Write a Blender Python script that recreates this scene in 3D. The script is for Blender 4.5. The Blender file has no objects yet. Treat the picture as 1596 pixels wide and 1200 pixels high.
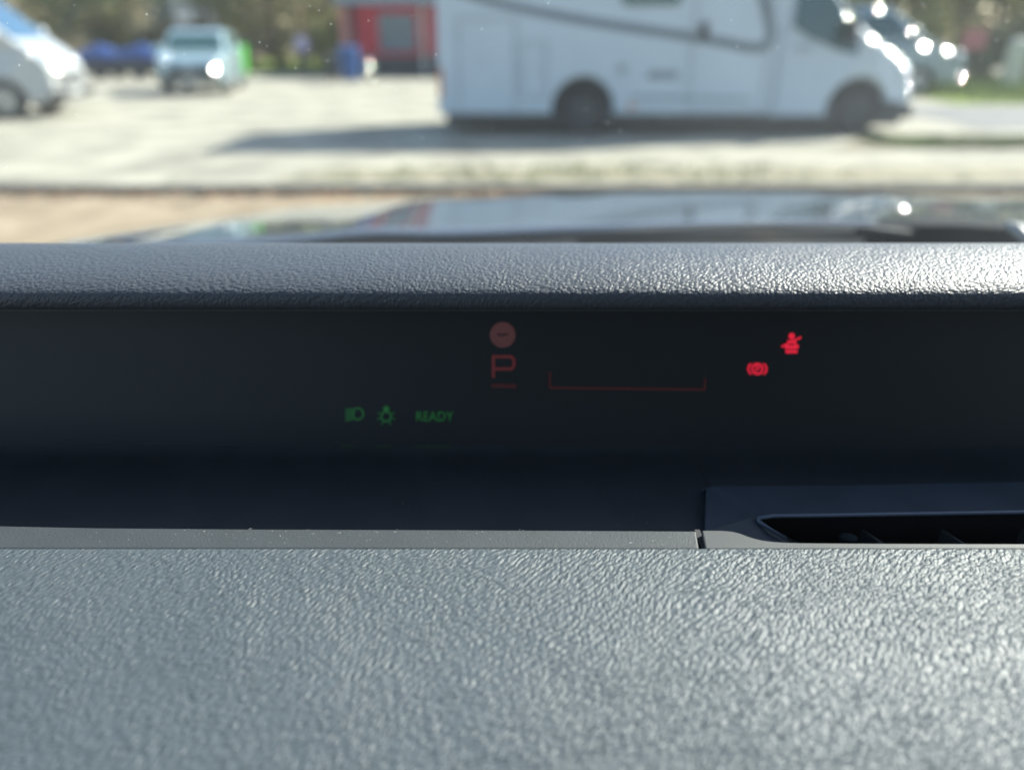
import bpy, bmesh, math, random
from mathutils import Vector, Matrix, noise
R = math.radians
rnd = random.Random(7)

# ------------------------------------------------------------------ camera, sky, sun, exposure
S = bpy.context.scene
COL = S.collection
CZ = 1.30                      # camera height over the gravel
PITCH = R(24.76); F = 1160.0   # the lens: 26 mm equivalent
cam_d = bpy.data.cameras.new('camera'); cam = bpy.data.objects.new('camera', cam_d); COL.objects.link(cam)
cam.location = (0, 0, CZ); cam.rotation_euler = (R(90) - PITCH, 0, 0)
cam_d.sensor_width = 36; cam_d.lens = F / 1596 * 36
cam_d.clip_start = 0.01; cam_d.clip_end = 600
cam_d.dof.use_dof = True; cam_d.dof.focus_distance = 0.290; cam_d.dof.aperture_fstop = 4.1
S.camera = cam
SUN_AZ, SUN_EL = R(57), R(38)
w = bpy.data.worlds.new("World"); S.world = w; w.use_nodes = True
wn = w.node_tree.nodes; wl = w.node_tree.links
sky = wn.new('ShaderNodeTexSky'); sky.sky_type = 'NISHITA'; sky.sun_disc = False
sky.sun_elevation = SUN_EL; sky.sun_rotation = SUN_AZ; sky.dust_density = 1.2
wl.new(sky.outputs[0], wn['Background'].inputs[0]); wn['Background'].inputs[1].default_value = 0.105
sd = bpy.data.lights.new('sun', 'SUN'); sun = bpy.data.objects.new('sun', sd); COL.objects.link(sun)
sd.energy = 4.9; sd.angle = R(0.5); sd.color = (1.0, 0.94, 0.84)
to_sun = Vector((math.sin(SUN_AZ) * math.cos(SUN_EL), math.cos(SUN_AZ) * math.cos(SUN_EL), math.sin(SUN_EL)))
sun.rotation_euler = to_sun.to_track_quat('Z', 'Y').to_euler(); sun.location = (20, 10, 20)
vs = S.view_settings; vs.view_transform = 'Standard'; vs.look = 'None'; vs.exposure = 1.4; vs.gamma = 1
S.render.engine = 'CYCLES'
S.cycles.use_denoising = True
S.cycles.max_bounces = 8; S.cycles.transparent_max_bounces = 12
S.cycles.sample_clamp_indirect = 8

# ------------------------------------------------------------------ helpers
def ray(x, y):
    u = (x - 798) / F; v = (600 - y) / F; c, s = math.cos(PITCH), math.sin(PITCH)
    return Vector((u, c + s * v, -s + c * v))
def onY(x, y, Y):
    d = ray(x, y); return d * (Y / d.y) + Vector((0, 0, CZ))
def onZ(x, y, Z):
    d = ray(x, y); return d * ((Z - CZ) / d.z) + Vector((0, 0, CZ))
def ground(x, y): return onZ(x, y, 0.0)

def nodes(name):
    m = bpy.data.materials.new(name); m.use_nodes = True
    return m, m.node_tree.nodes, m.node_tree.links, m.node_tree.nodes['Principled BSDF']
def setin(b, **kw):
    for k, v in kw.items():
        b.inputs[k.replace('_', ' ')].default_value = v
def mat(name, col, rough=0.5, metal=0.0, var=0.12, scale=4.0, coat=0.0, bump=0.0, bscale=30.0, spec=0.5, col2=None):
    m, n, l, b = nodes(name)
    tc = n.new('ShaderNodeTexCoord'); nz = n.new('ShaderNodeTexNoise')
    nz.inputs['Scale'].default_value = scale; nz.inputs['Detail'].default_value = 5
    l.new(tc.outputs['Object'], nz.inputs['Vector'])
    mx = n.new('ShaderNodeMix'); mx.data_type = 'RGBA'
    c = Vector(col)
    a_ = tuple(c * (1 - var)) + (1,); b_ = (tuple(Vector(col2)) if col2 else tuple(min(1, q * (1 + var)) for q in c)) + (1,)
    mx.inputs[6].default_value = a_; mx.inputs[7].default_value = b_
    mr = n.new('ShaderNodeMapRange'); mr.inputs[1].default_value = 0.35; mr.inputs[2].default_value = 0.65
    l.new(nz.outputs['Fac'], mr.inputs[0]); l.new(mr.outputs[0], mx.inputs[0]); l.new(mx.outputs[2], b.inputs['Base Color'])
    b.inputs['Roughness'].default_value = rough; b.inputs['Metallic'].default_value = metal
    b.inputs['Specular IOR Level'].default_value = spec
    b.inputs['Coat Weight'].default_value = coat; b.inputs['Coat Roughness'].default_value = 0.04
    if bump:
        n2 = n.new('ShaderNodeTexNoise'); n2.inputs['Scale'].default_value = bscale; n2.inputs['Detail'].default_value = 6
        l.new(tc.outputs['Object'], n2.inputs['Vector'])
        bp = n.new('ShaderNodeBump'); bp.inputs['Distance'].default_value = bump; bp.inputs['Strength'].default_value = 1
        l.new(n2.outputs['Fac'], bp.inputs['Height']); l.new(bp.outputs[0], b.inputs['Normal'])
    return m
def emit(name, col, strength, base=(0.01, 0.01, 0.01)):
    m, n, l, b = nodes(name)
    setin(b, Base_Color=tuple(base) + (1,), Roughness=0.4)
    nz = n.new('ShaderNodeTexNoise'); nz.inputs['Scale'].default_value = 900
    tc = n.new('ShaderNodeTexCoord'); l.new(tc.outputs['Object'], nz.inputs['Vector'])
    mr = n.new('ShaderNodeMapRange'); mr.inputs[1].default_value = 0.3; mr.inputs[2].default_value = 0.7
    mr.inputs[3].default_value = 0.9 * strength; mr.inputs[4].default_value = 1.1 * strength
    l.new(nz.outputs['Fac'], mr.inputs[0]); l.new(mr.outputs[0], b.inputs['Emission Strength'])
    b.inputs['Emission Color'].default_value = tuple(col) + (1,)
    return m

def leather(name, cell=0.002, row=0.0034, depth=0.0004, col=(0.045, 0.05, 0.056), rough=0.42, bend=1.6, width=.08, wavew=.55, ax=.66, av=.95):
    """moulded grain: pebbles lined up in rows that sweep round in a wide bow"""
    m, n, l, b = nodes(name)
    def mth(op, a, bb=None, c=None):
        q = n.new('ShaderNodeMath'); q.operation = op
        for k, v in enumerate((a, bb, c)):
            if v is None: continue
            if isinstance(v, (int, float)): q.inputs[k].default_value = v
            else: l.new(v, q.inputs[k])
        return q.outputs[0]
    tc = n.new('ShaderNodeTexCoord')
    def warp(scale, amp, vec, det=2):
        f = n.new('ShaderNodeTexNoise'); f.inputs['Scale'].default_value = scale; f.inputs['Detail'].default_value = det
        l.new(tc.outputs['Object'], f.inputs['Vector'])
        a = n.new('ShaderNodeVectorMath'); a.operation = 'SUBTRACT'; a.inputs[1].default_value = (.5, .5, .5); l.new(f.outputs['Color'], a.inputs[0])
        c = n.new('ShaderNodeVectorMath'); c.operation = 'SCALE'; c.inputs['Scale'].default_value = amp; l.new(a.outputs[0], c.inputs[0])
        d = n.new('ShaderNodeVectorMath'); d.operation = 'ADD'; l.new(vec, d.inputs[0]); l.new(c.outputs[0], d.inputs[1]); return d.outputs[0]
    v = warp(14, .02, tc.outputs['Object']); v = warp(.30 / cell, cell * 1.6, v, 3)
    sp = n.new('ShaderNodeSeparateXYZ'); l.new(v, sp.inputs[0])
    X = mth('ADD', sp.outputs[0], own_loc[0] - .01); q = mth('DIVIDE', X, width)
    g = mth('MULTIPLY', mth('SUBTRACT', mth('SQRT', mth('MULTIPLY_ADD', q, q, 1.0)), 1.0), -bend * width)
    V = mth('ADD', mth('ADD', sp.outputs[1], g), mth('MULTIPLY', sp.outputs[2], 1.0))
    cb = n.new('ShaderNodeCombineXYZ'); l.new(mth('MULTIPLY', sp.outputs[0], ax), cb.inputs[0]); l.new(mth('MULTIPLY', V, av), cb.inputs[1])
    vo = n.new('ShaderNodeTexVoronoi'); vo.feature = 'SMOOTH_F1'; vo.inputs['Scale'].default_value = 1 / cell
    vo.inputs['Smoothness'].default_value = 0.2; vo.inputs['Randomness'].default_value = 0.82; l.new(cb.outputs[0], vo.inputs['Vector'])
    pebble = mth('MULTIPLY', vo.outputs['Distance'], -1.2)
    wn_ = n.new('ShaderNodeTexNoise'); wn_.inputs['Scale'].default_value = 160; wn_.inputs['Detail'].default_value = 3; l.new(tc.outputs['Object'], wn_.inputs['Vector'])
    ph = mth('MULTIPLY_ADD', V, 2 * math.pi / row, mth('MULTIPLY', wn_.outputs['Fac'], 9.0))
    rows = mth('MULTIPLY', mth('SINE', ph), wavew * .5)
    mi = n.new('ShaderNodeTexNoise'); mi.inputs['Scale'].default_value = 2.2 / cell; mi.inputs['Detail'].default_value = 4
    l.new(tc.outputs['Object'], mi.inputs['Vector'])
    hgt = mth('ADD', mth('ADD', pebble, rows), mth('MULTIPLY', mi.outputs['Fac'], .28))
    bp = n.new('ShaderNodeBump'); bp.inputs['Distance'].default_value = depth; bp.inputs['Strength'].default_value = 1
    l.new(hgt, bp.inputs['Height']); l.new(bp.outputs[0], b.inputs['Normal'])
    setin(b, Base_Color=tuple(col) + (1,), Roughness=rough, Specular_IOR_Level=0.45)
    dn = n.new('ShaderNodeTexNoise'); dn.inputs['Scale'].default_value = 14; dn.inputs['Detail'].default_value = 8   # thin uneven film of dust
    l.new(tc.outputs['Object'], dn.inputs['Vector'])
    rr = n.new('ShaderNodeMapRange'); rr.inputs[1].default_value = .35; rr.inputs[2].default_value = .65
    rr.inputs[3].default_value = rough - .03; rr.inputs[4].default_value = rough + .04
    l.new(dn.outputs['Fac'], rr.inputs[0]); l.new(rr.outputs[0], b.inputs['Roughness'])
    return m

def tag(o, label=None, cat=None, group=None, kind=None):
    if label: o['label'] = label
    if cat: o['category'] = cat
    if group: o['group'] = group
    if kind: o['kind'] = kind
    return o
def thing(name, label, cat, loc=(0, 0, 0), rz=0, group=None):
    o = bpy.data.objects.new(name, None); COL.objects.link(o); o.empty_display_size = 0.2
    o.location = loc; o.rotation_euler = (0, 0, rz)
    return tag(o, label, cat, group)
def obj(name, bm, m, parent=None, smooth=False, bevel=0.0, sub=0, seg=2, world=False):
    me = bpy.data.meshes.new(name); bmesh.ops.recalc_face_normals(bm, faces=bm.faces); bm.to_mesh(me); bm.free()
    o = bpy.data.objects.new(name, me); COL.objects.link(o); me.materials.append(m)
    if smooth:
        for p in me.polygons: p.use_smooth = True
    if bevel:
        mod = o.modifiers.new('bevel', 'BEVEL'); mod.width = bevel; mod.segments = seg; mod.limit_method = 'ANGLE'; mod.angle_limit = R(30)
        mod.harden_normals = False
    if sub:
        mod = o.modifiers.new('sub', 'SUBSURF'); mod.levels = sub; mod.render_levels = sub
    if parent:
        o.parent = parent
        if world: o.matrix_parent_inverse = Matrix.Translation(-Vector(world))
    return o
def BM(): return bmesh.new()
def box(bm, c, s, rot=None):
    M = Matrix.Translation(Vector(c)) @ (rot or Matrix.Identity(4)) @ Matrix.Diagonal((s[0], s[1], s[2], 1))
    bmesh.ops.create_cube(bm, size=1, matrix=M); return bm
def cyl(bm, c, r, d, axis='Z', seg=24, r2=None):
    rot = {'Z': Matrix.Identity(4), 'X': Matrix.Rotation(R(90), 4, 'Y'), 'Y': Matrix.Rotation(R(90), 4, 'X')}[axis]
    bmesh.ops.create_cone(bm, cap_ends=True, segments=seg, radius1=r, radius2=r if r2 is None else r2, depth=d, matrix=Matrix.Translation(Vector(c)) @ rot); return bm
def ball(bm, c, s, seg=16, rings=10):
    bmesh.ops.create_uvsphere(bm, u_segments=seg, v_segments=rings, radius=1, matrix=Matrix.Translation(Vector(c)) @ Matrix.Diagonal((s[0], s[1], s[2], 1))); return bm
def tube(bm, pts, rad, seg=8):
    rings = []
    pts = [Vector(p) for p in pts]
    for i, p in enumerate(pts):
        d = (pts[min(i + 1, len(pts) - 1)] - pts[max(i - 1, 0)]).normalized()
        a = d.orthogonal().normalized(); b = d.cross(a)
        r = rad[i] if isinstance(rad, (list, tuple)) else rad
        rings.append([bm.verts.new(p + (a * math.cos(t) + b * math.sin(t)) * r) for t in [2 * math.pi * k / seg for k in range(seg)]])
    # keep the rings aligned
    for i in range(len(rings) - 1):
        A, B = rings[i], rings[i + 1]
        k0 = min(range(seg), key=lambda k: (B[k].co - A[0].co).length)
        B = B[k0:] + B[:k0]
        if (B[1].co - A[1].co).length > (B[-1].co - A[1].co).length: B = [B[0]] + B[1:][::-1]
        rings[i + 1] = B
        for k in range(seg): bm.faces.new((A[k], A[(k + 1) % seg], B[(k + 1) % seg], B[k]))
    bm.faces.new(rings[0]); bm.faces.new(rings[-1]); return bm
def extrude_x(bm, prof, xs, closed=False, warp=None):
    """profile of (y, z) swept along x; xs = stations"""
    cols = []
    for x in xs:
        cols.append([bm.verts.new(warp(x, y, z) if warp else (x, y, z)) for y, z in prof])
    n = len(prof)
    for i in range(len(xs) - 1):
        for j in range(n if closed else n - 1):
            k = (j + 1) % n
            bm.faces.new((cols[i][j], cols[i + 1][j], cols[i + 1][k], cols[i][k]))
    if closed: bm.faces.new(cols[0]); bm.faces.new(cols[-1])
    return bm
def prism(bm, pts, y0, y1, wid=None):
    """side profile of (x, z) extruded across y; wid(x, z) scales the half width"""
    a = []; b = []
    for x, z in pts:
        s = wid(x, z) if wid else 1
        a.append(bm.verts.new((x, y0 * s, z))); b.append(bm.verts.new((x, y1 * s, z)))
    bm.faces.new(a); bm.faces.new(b[::-1])
    for i in range(len(pts)):
        j = (i + 1) % len(pts); bm.faces.new((a[i], b[i], b[j], a[j]))
    return bm
def smooth_poly(pts, it=2):
    for _ in range(it):
        q = [pts[0]]
        for i in range(len(pts) - 1):
            a, b = Vector(pts[i]), Vector(pts[i + 1])
            q += [tuple(a * .75 + b * .25), tuple(a * .25 + b * .75)]
        q.append(pts[-1]); pts = q
    return pts
def plate(bm, pts, t):
    """planar polygon (3-D points) given a thickness t along its normal"""
    v = [Vector(p) for p in pts]; n = (v[1] - v[0]).cross(v[2] - v[0]).normalized() * t
    a = [bm.verts.new(p) for p in v]; b = [bm.verts.new(p + n) for p in v]
    bm.faces.new(a); bm.faces.new(b[::-1])
    for i in range(len(v)):
        j = (i + 1) % len(v); bm.faces.new((a[i], b[i], b[j], a[j]))
    return bm

# ------------------------------------------------------------------ materials
M = {}
own_loc = (0.37, 0.9, -0.075)
M['gravel'] = mat('gravel', (0.30, 0.288, 0.232), 0.95, var=0.3, scale=1.1, bump=0.02, bscale=18, spec=.2)
M['paving'] = mat('sandy_paving', (0.25, 0.195, 0.13), 0.95, var=0.2, scale=2.5, bump=0.01, bscale=25, col2=(.32, .26, .18), spec=.2)
M['kerb'] = mat('kerb_stone', (0.09, 0.085, 0.075), 0.9, var=0.3, scale=6, bump=.01)
M['asphalt'] = mat('worn_asphalt', (0.115, 0.12, 0.12), 0.9, var=0.15, scale=2)
M['grass'] = mat('grass', (0.14, 0.19, 0.035), 0.9, var=0.35, scale=1.5, bump=.03, bscale=12, spec=.1)
M['soil'] = mat('soil', (0.13, 0.11, 0.065), 0.95, var=0.3, scale=1)
M['white'] = mat('white_paint', (0.40, 0.42, 0.42), 0.3, var=0.03, coat=.6)
M['gel'] = mat('white_panel', (0.48, 0.56, 0.62), 0.4, var=0.03, scale=1.5)
M['grey'] = mat('grey_decal', (0.10, 0.13, 0.15), 0.5, var=.05)
M['midgrey'] = mat('seam_grey', (0.30, 0.34, 0.37), 0.6, var=.05)
M['silver'] = mat('silver_paint', (0.20, 0.26, 0.28), 0.28, metal=.4, var=.04, coat=.9)
M['icyblue'] = mat('icy_blue_paint', (0.36, 0.50, 0.54), 0.3, metal=.3, var=.04, coat=1)
M['tyre'] = mat('tyre_rubber', (0.025, 0.026, 0.028), 0.85, var=.2)
M['rim'] = mat('alloy_rim', (0.35, 0.35, 0.34), 0.4, metal=.8, var=.1)
M['darkrim'] = mat('dark_rim', (0.05, 0.055, 0.06), 0.5, metal=.3, var=.1)
M['glass'] = mat('dark_window_glass', (0.02, 0.065, 0.065), 0.06, var=.1, spec=.8)
M['blueglass'] = mat('sky_tinted_glass', (0.03, 0.09, 0.16), 0.08, var=.1, spec=1.0)
M['plastic'] = mat('black_plastic', (0.02, 0.022, 0.025), 0.55, var=.2)
M['chrome'] = mat('chrome', (0.8, 0.8, 0.8), 0.09, metal=1, var=.02)
M['lamp'] = mat('headlamp_glass', (0.6, 0.66, 0.68), 0.08, metal=.6, var=.1, coat=1)
M['amber'] = mat('orange_lens', (0.6, 0.16, 0.05), 0.2, var=.1)
M['bluetarp'] = mat('blue_tarpaulin', (0.012, 0.042, 0.16), 0.5, var=.25, scale=3)
M['darksteel'] = mat('dark_steel', (0.04, 0.045, 0.05), 0.6, var=.3)
M['bluebin'] = mat('blue_bin_plastic', (0.010, 0.06, 0.20), 0.5, var=.1)
M['greenbin'] = mat('green_bin_plastic', (0.08, 0.42, 0.05), 0.5, var=.1)
M['red'] = mat('red_cladding', (0.42, 0.012, 0.03), 0.6, var=.12, scale=2)
M['palered'] = mat('faded_red_cladding', (0.50, 0.20, 0.17), 0.7, var=.1)
M['fascia'] = mat('grey_fascia', (0.20, 0.25, 0.29), 0.6, var=.1)
M['bark'] = mat('bark', (0.11, 0.085, 0.06), 0.95, var=.3, scale=6)
M['leafolive'] = mat('olive_foliage', (0.36, 0.34, 0.13), 0.85, var=.45, scale=.8, spec=.2)
M['leafbrown'] = mat('brown_twigs', (0.38, 0.32, 0.20), 0.9, var=.4, scale=.8, spec=.1)
M['leafdark'] = mat('dark_foliage', (0.15, 0.17, 0.09), 0.85, var=.5, scale=1, spec=.2)
M['leafgreen'] = mat('fresh_foliage', (0.17, 0.22, 0.06), 0.85, var=.4, scale=1, spec=.2)
M['wall'] = mat('grey_render', (0.10, 0.125, 0.16), 0.9, var=.1)
M['roof'] = mat('roof_tiles', (0.10, 0.07, 0.055), 0.9, var=.25, scale=3)
M['orangeleaf'] = mat('fallen_leaves', (0.30, 0.17, 0.09), 0.9, var=.4, scale=3)
M['skin'] = mat('skin', (0.5, 0.32, 0.24), 0.6, var=.05)
M['hair'] = mat('hair', (0.05, 0.035, 0.025), 0.8)
M['lilac'] = mat('lilac_jacket', (0.50, 0.44, 0.56), 0.85, var=.1)
M['trousers'] = mat('dark_trousers', (0.04, 0.05, 0.06), 0.9, var=.1)
M['stone'] = mat('pale_stone', (0.55, 0.53, 0.46), 0.9, var=.15)
M['pinksign'] = mat('faded_red_sign', (0.45, 0.14, 0.15), 0.7, var=.1)

# ------------------------------------------------------------------ the ground
def sheet(name, pts, z, m, kind='structure', label=None, thick=0.0):
    bm = BM(); v = [bm.verts.new((x, y, z)) for x, y in pts]; bm.faces.new(v)
    if thick:
        r = bmesh.ops.extrude_face_region(bm, geom=bm.faces[:]); bmesh.ops.translate(bm, vec=(0, 0, -thick), verts=[g for g in r['geom'] if isinstance(g, bmesh.types.BMVert)])
    o = obj(name, bm, m); return tag(o, label, kind=kind)
sheet('ground', [(-300, -200), (300, -200), (300, 400), (-300, 400)], -0.075, M['paving'], label='sandy tan paving the black car stands on')
def wob(a, b, n, amp, seed):
    a, b = Vector(a), Vector(b); d = (b - a); nn = Vector((-d.y, d.x)).normalized(); out = []
    for i in range(n):
        t = i / (n - 1); out.append(tuple(a + d * t + nn * amp * noise.noise(Vector((t * n * .35, seed, 0)))))
    return out
KY = 7.50
sheet('gravel_lot', [(-60, KY + .10), (60, KY + .10), (60, 70), (-60, 70)], 0.0, M['gravel'], label='pale beige gravel parking lot', thick=.07)
bm = BM()
for i in range(30):   # kerb stones laid end to end
    box(bm, (-15 + i * 1.0 + .5, KY + .045, -.035), (0.985, .105, .078 + rnd.uniform(-.006, .006)))
kb = obj('kerb', bm, M['kerb'], bevel=.008); tag(kb, 'low dark stone kerb between tan paving and gravel lot', kind='structure')
sheet('road', wob((7.6, 12.6), (60, 12.0), 12, .5, 3) + wob((60, 17.6), (8.0, 17.4), 12, .5, 4), 0.008, M['asphalt'], label='light grey road beyond the nose of the motorhome')
sheet('grass_verge', wob((-60, 37), (-2, 36), 24, 2.0, 1) + [(-2, 69), (-60, 69)], 0.012, M['grass'], label='bright grass bank under the far trees')
sheet('roadside_grass', wob((10, 17.8), (60, 17.2), 20, .8, 7) + wob((60, 40), (12, 33), 12, 2, 9), 0.016, M['grass'], label='bright green grass along the far side of the road')
sheet('mossy_strip', wob((4.3, 10.3), (60, 10.0), 30, .8, 11) + wob((60, 11.9), (5.0, 11.3), 30, .8, 12), 0.010, M['soil'], label='brown green strip of moss and soil before the road')
sheet('weedy_gravel', wob((-2.5, 7.8), (9, 7.7), 26, .3, 21) + wob((9, 8.9), (-2.0, 8.6), 26, .5, 22), 0.006, mat('weedy_gravel', (0.17, 0.165, 0.09), .95, var=.3, scale=3, col2=(.27, .235, .165)), label='weedy green patch of gravel just behind the kerb')
# blades of grass
def tufts(name, n, area, h, m, label, zz=0.0):
    bm = BM()
    for _ in range(n):
        x, y = area(); 
        for k in range(5):
            a = rnd.uniform(0, 6.28); hh = h * rnd.uniform(.5, 1.2); bx, by = x + rnd.uniform(-.06, .06), y + rnd.uniform(-.06, .06)
            d = Vector((math.cos(a), math.sin(a), 0)) * .012; tip = Vector((bx + rnd.uniform(-.4, .4) * hh, by + rnd.uniform(-.4, .4) * hh, zz + hh))
            v = [bm.verts.new(Vector((bx, by, zz)) - d), bm.verts.new(Vector((bx, by, zz)) + d), bm.verts.new(tip)]; bm.faces.new(v)
    return tag(obj(name, bm, m), label, 'grass', kind='stuff')
tufts('weeds', 140, lambda: (rnd.gauss(1.2, 1.6), rnd.uniform(7.75, 8.9)), .05, M['leafgreen'], 'low green weeds growing through the gravel by the kerb', .006)
tufts('roadside_weeds', 1800, lambda: (rnd.uniform(5, 14), rnd.uniform(10.3, 11.6)), .06, M['leafgreen'], 'green weeds in the mossy strip beside the road', .01)
tufts('tall_grass', 3500, lambda: (rnd.uniform(11, 26), rnd.uniform(18.2, 30)), .22, M['leafgreen'], 'tall fresh grass beyond the road', .016)
tufts('bank_grass', 3500, lambda: (rnd.uniform(-22, -4), rnd.uniform(37.5, 44)), .22, M['leafgreen'], 'fresh grass on the bank under the far trees', .012)
bm = BM()
for _ in range(420):
    x = rnd.uniform(-6, 8) if rnd.random() < .25 else rnd.uniform(-6, .5); y = KY - .02 - abs(rnd.gauss(0, .16)); z = -.068 + rnd.uniform(0, .02)
    a = rnd.uniform(0, 6.28); s = rnd.uniform(.02, .05); rot = Matrix.Rotation(rnd.uniform(-.7, .7), 3, 'X') @ Matrix.Rotation(a, 3, 'Z')
    v = [bm.verts.new(Vector((x, y, z)) + rot @ Vector(q) * s) for q in ((-1, 0, 0), (-.3, -.45, .1), (.5, -.35, 0), (1, 0, .2), (.5, .35, 0), (-.3, .45, .1))]; bm.faces.new(v)
tag(obj('leaf_litter', bm, M['orangeleaf']), 'orange fallen leaves gathered along the foot of the kerb', 'leaves', kind='stuff')

# ------------------------------------------------------------------ own car (everything fixed to it is a part)
own = thing('parked_car', 'dark glossy car seen from inside, over its grained dashboard', 'car', own_loc)
def part(name, bm, m, parent=own, **k): 
    return obj(name, bm, m, parent, world=(own_loc if parent is own else Vector((0, 0, 0))) if parent is own else None, **k) if parent is own else obj(name, bm, m, parent, **k)
M['ledge'] = leather('grained_soft_plastic', cell=0.00145, row=.0042, depth=0.00042, rough=.47, bend=.5, width=.10, wavew=.12, ax=.85, av=.8, col=(.055, .064, .076))
M['pad'] = leather('grained_pad', cell=0.00125, row=.0027, depth=0.00050, rough=.50, bend=.8, width=.08, wavew=.42, ax=.70, av=.95, col=(.066, .084, .097))
M['trim'] = mat('fine_trim_plastic', (0.042, 0.050, 0.056), 0.6, var=.06, scale=60, bump=0.00018, bscale=1400)
M['trim_smooth'] = mat('smooth_trim_plastic', (0.05, 0.058, 0.062), 0.6, var=.05, scale=60, bump=0.00006, bscale=2200)
M['recess'] = mat('recess_plastic', (0.035, 0.040, 0.044), 0.7, var=.1, scale=40)
M['screen'] = mat('display_glass', (0.014, 0.018, 0.022), 0.5, var=.1, scale=8, spec=.3)
M['ventblue'] = mat('vent_plastic', (0.048, 0.063, 0.08), 0.55, var=.1, scale=30, spec=.2)
M['carpaint'] = mat('dark_metallic_paint', (0.12, 0.145, 0.17), 0.22, metal=.6, var=.05, coat=1.0)
M['cabin'] = mat('cabin_grey', (0.10, 0.10, 0.105), 0.9, var=.1)
M['carpaint'].node_tree.nodes['Principled BSDF'].inputs['Coat IOR'].default_value = 1.9
M['cowl'] = mat('matt_black_cowl', (0.012, 0.017, 0.021), .9, var=.15, spec=.15)
Z = CZ
xs = [-.47 + 1.68 * i / 84 for i in range(85)]
# upper ledge: grained roll, from the windscreen side over the crest to the lip
led = [(.62, -.19), (.55, -.165), (.47, -.130), (.42, -.1095), (.388, -.0975), (.366, -.0908), (.348, -.0872), (.332, -.0868), (.316, -.0885), (.3055, -.0908), (.2995, -.0934), (.2972, -.0952), (.2965, -.0975), (.2968, -.1005), (.2985, -.1028), (.305, -.1040)]
led = [(y, z) for y, z in smooth_poly(led, 2)]
bm = BM(); extrude_x(bm, [(y, z + Z) for y, z in led], xs)
ledge = part('dashboard_ledge', bm, M['ledge'], smooth=True); ledge['label'] = 'grained upper roll of the dashboard'
# dark slot rail under the lip
bm = BM(); extrude_x(bm, [(y, z + Z) for y, z in [(.304, -.1040), (.3035, -.1052), (.306, -.1060), (.309, -.1062), (.352, -.1195)]], [-.47, 1.21])
part('lip_rail', bm, M['trim'])
_b = M['screen'].node_tree.nodes['Principled BSDF']; _b.inputs['Emission Color'].default_value = (.62, .85, 1, 1); _b.inputs['Emission Strength'].default_value = .0014   # faint glow added to lift the black as lens glare would
# display glass
D0 = Vector((0, .352, Z - .1190)); D1 = Vector((0, .331, Z - .1880)); dn = (D1 - D0).cross(Vector((1, 0, 0))).normalized()
if dn.y > 0: dn = -dn
def on_disp(x, y, off=.0006):
    d = ray(x, y); o0 = Vector((0, 0, Z)); p0 = D0 + dn * off
    return o0 + d * ((p0 - o0).dot(dn) / d.dot(dn))
dx0, dx1 = -.47, .46
bm = BM(); v = [bm.verts.new((x, p.y, p.z)) for x, p in ((dx0, D0), (dx1, D0), (dx1, D1), (dx0, D1))]; bm.faces.new(v)
r = bmesh.ops.extrude_face_region(bm, geom=bm.faces[:]); bmesh.ops.translate(bm, vec=-dn * .004, verts=[g for g in r['geom'] if isinstance(g, bmesh.types.BMVert)])
disp = part('display_panel', bm, M['screen']); disp['label'] = 'black glass instrument display with dim warning lights'
bm = BM(); box(bm, (.86, .35, Z - .155), (.78, .04, .075)); part('dashboard_core', bm, M['recess'])
# valley floor below the display
fl = smooth_poly([(.3315, -.1868), (.327, -.1895), (.31, -.1892), (.28, -.187), (.255, -.186), (.236, -.188), (.2335, -.172)], 1)
bm = BM(); extrude_x(bm, [(y, z + Z) for y, z in fl], [-.47, .092]); part('recess_floor', bm, M['recess'], smooth=True)
fl = [(.3315, -.1868), (.327, -.1895), (.31, -.1890), (.296, -.188), (.286, -.190)]
bm = BM(); extrude_x(bm, [(y, z + Z) for y, z in fl], [.0922, 1.21]); part('recess_floor', bm, M['recess'], smooth=True)
# trim strip: left piece and right piece with the vent cut-out
ZT = Z - .1662
def strip(name, back, m, x_front0, x_front1):
    fr = [onZ(x, 853, ZT) for x in (x_front0 + (x_front1 - x_front0) * i / 20 for i in range(21))]
    pts = [Vector((p.x, .2195, ZT)) for p in fr] + [onZ(x, y, ZT) for x, y in back][::-1]
    bm = BM(); v = [bm.verts.new(p) for p in pts]; bm.faces.new(v)
    r = bmesh.ops.extrude_face_region(bm, geom=bm.faces[:]); bmesh.ops.translate(bm, vec=(0, 0, -.006), verts=[g for g in r['geom'] if isinstance(g, bmesh.types.BMVert)])
    return part(name, bm, m, bevel=.0007)
strip('trim_strip', [(-1250, 800), (-600, 808), (-200, 815), (0, 819), (150, 822), (400, 824), (700, 825), (900, 826), (1085, 827)], M['trim'], -1250, 1089)
right_back = smooth_poly([(1094, 826), (1130, 826), (1150, 829), (1172, 838), (1200, 843.5), (1240, 845.5), (1400, 846.5), (1700, 847), (4300, 850)], 2)
strip('trim_strip', right_back, M['trim_smooth'], 1099, 4300)
# gap in the seam
bm = BM(); a = onZ(1090, 826, ZT - .0018); b_ = onZ(1096, 852, ZT - .0018)
box(bm, ((a.x + b_.x) / 2, (a.y + b_.y) / 2, ZT - .004), (.002, .013, .003)); part('seam_gap', bm, M['plastic'])
# seam rises up into the recess along the vent housing
# lower pad
pad = smooth_poly([(.2198, -.172), (.2202, -.1668), (.2185, -.1660), (.21, -.1658), (.17, -.1664), (.13, -.1685), (.08, -.1755), (.03, -.192), (.0, -.215), (-.02, -.26), (-.025, -.34)], 2)
bm = BM(); extrude_x(bm, [(y, z + Z) for y, z in pad], xs)
pd = part('dashboard_pad', bm, M['pad'], smooth=True); pd['label'] = 'grained lower pad of the dashboard nearest the viewer'
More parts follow.
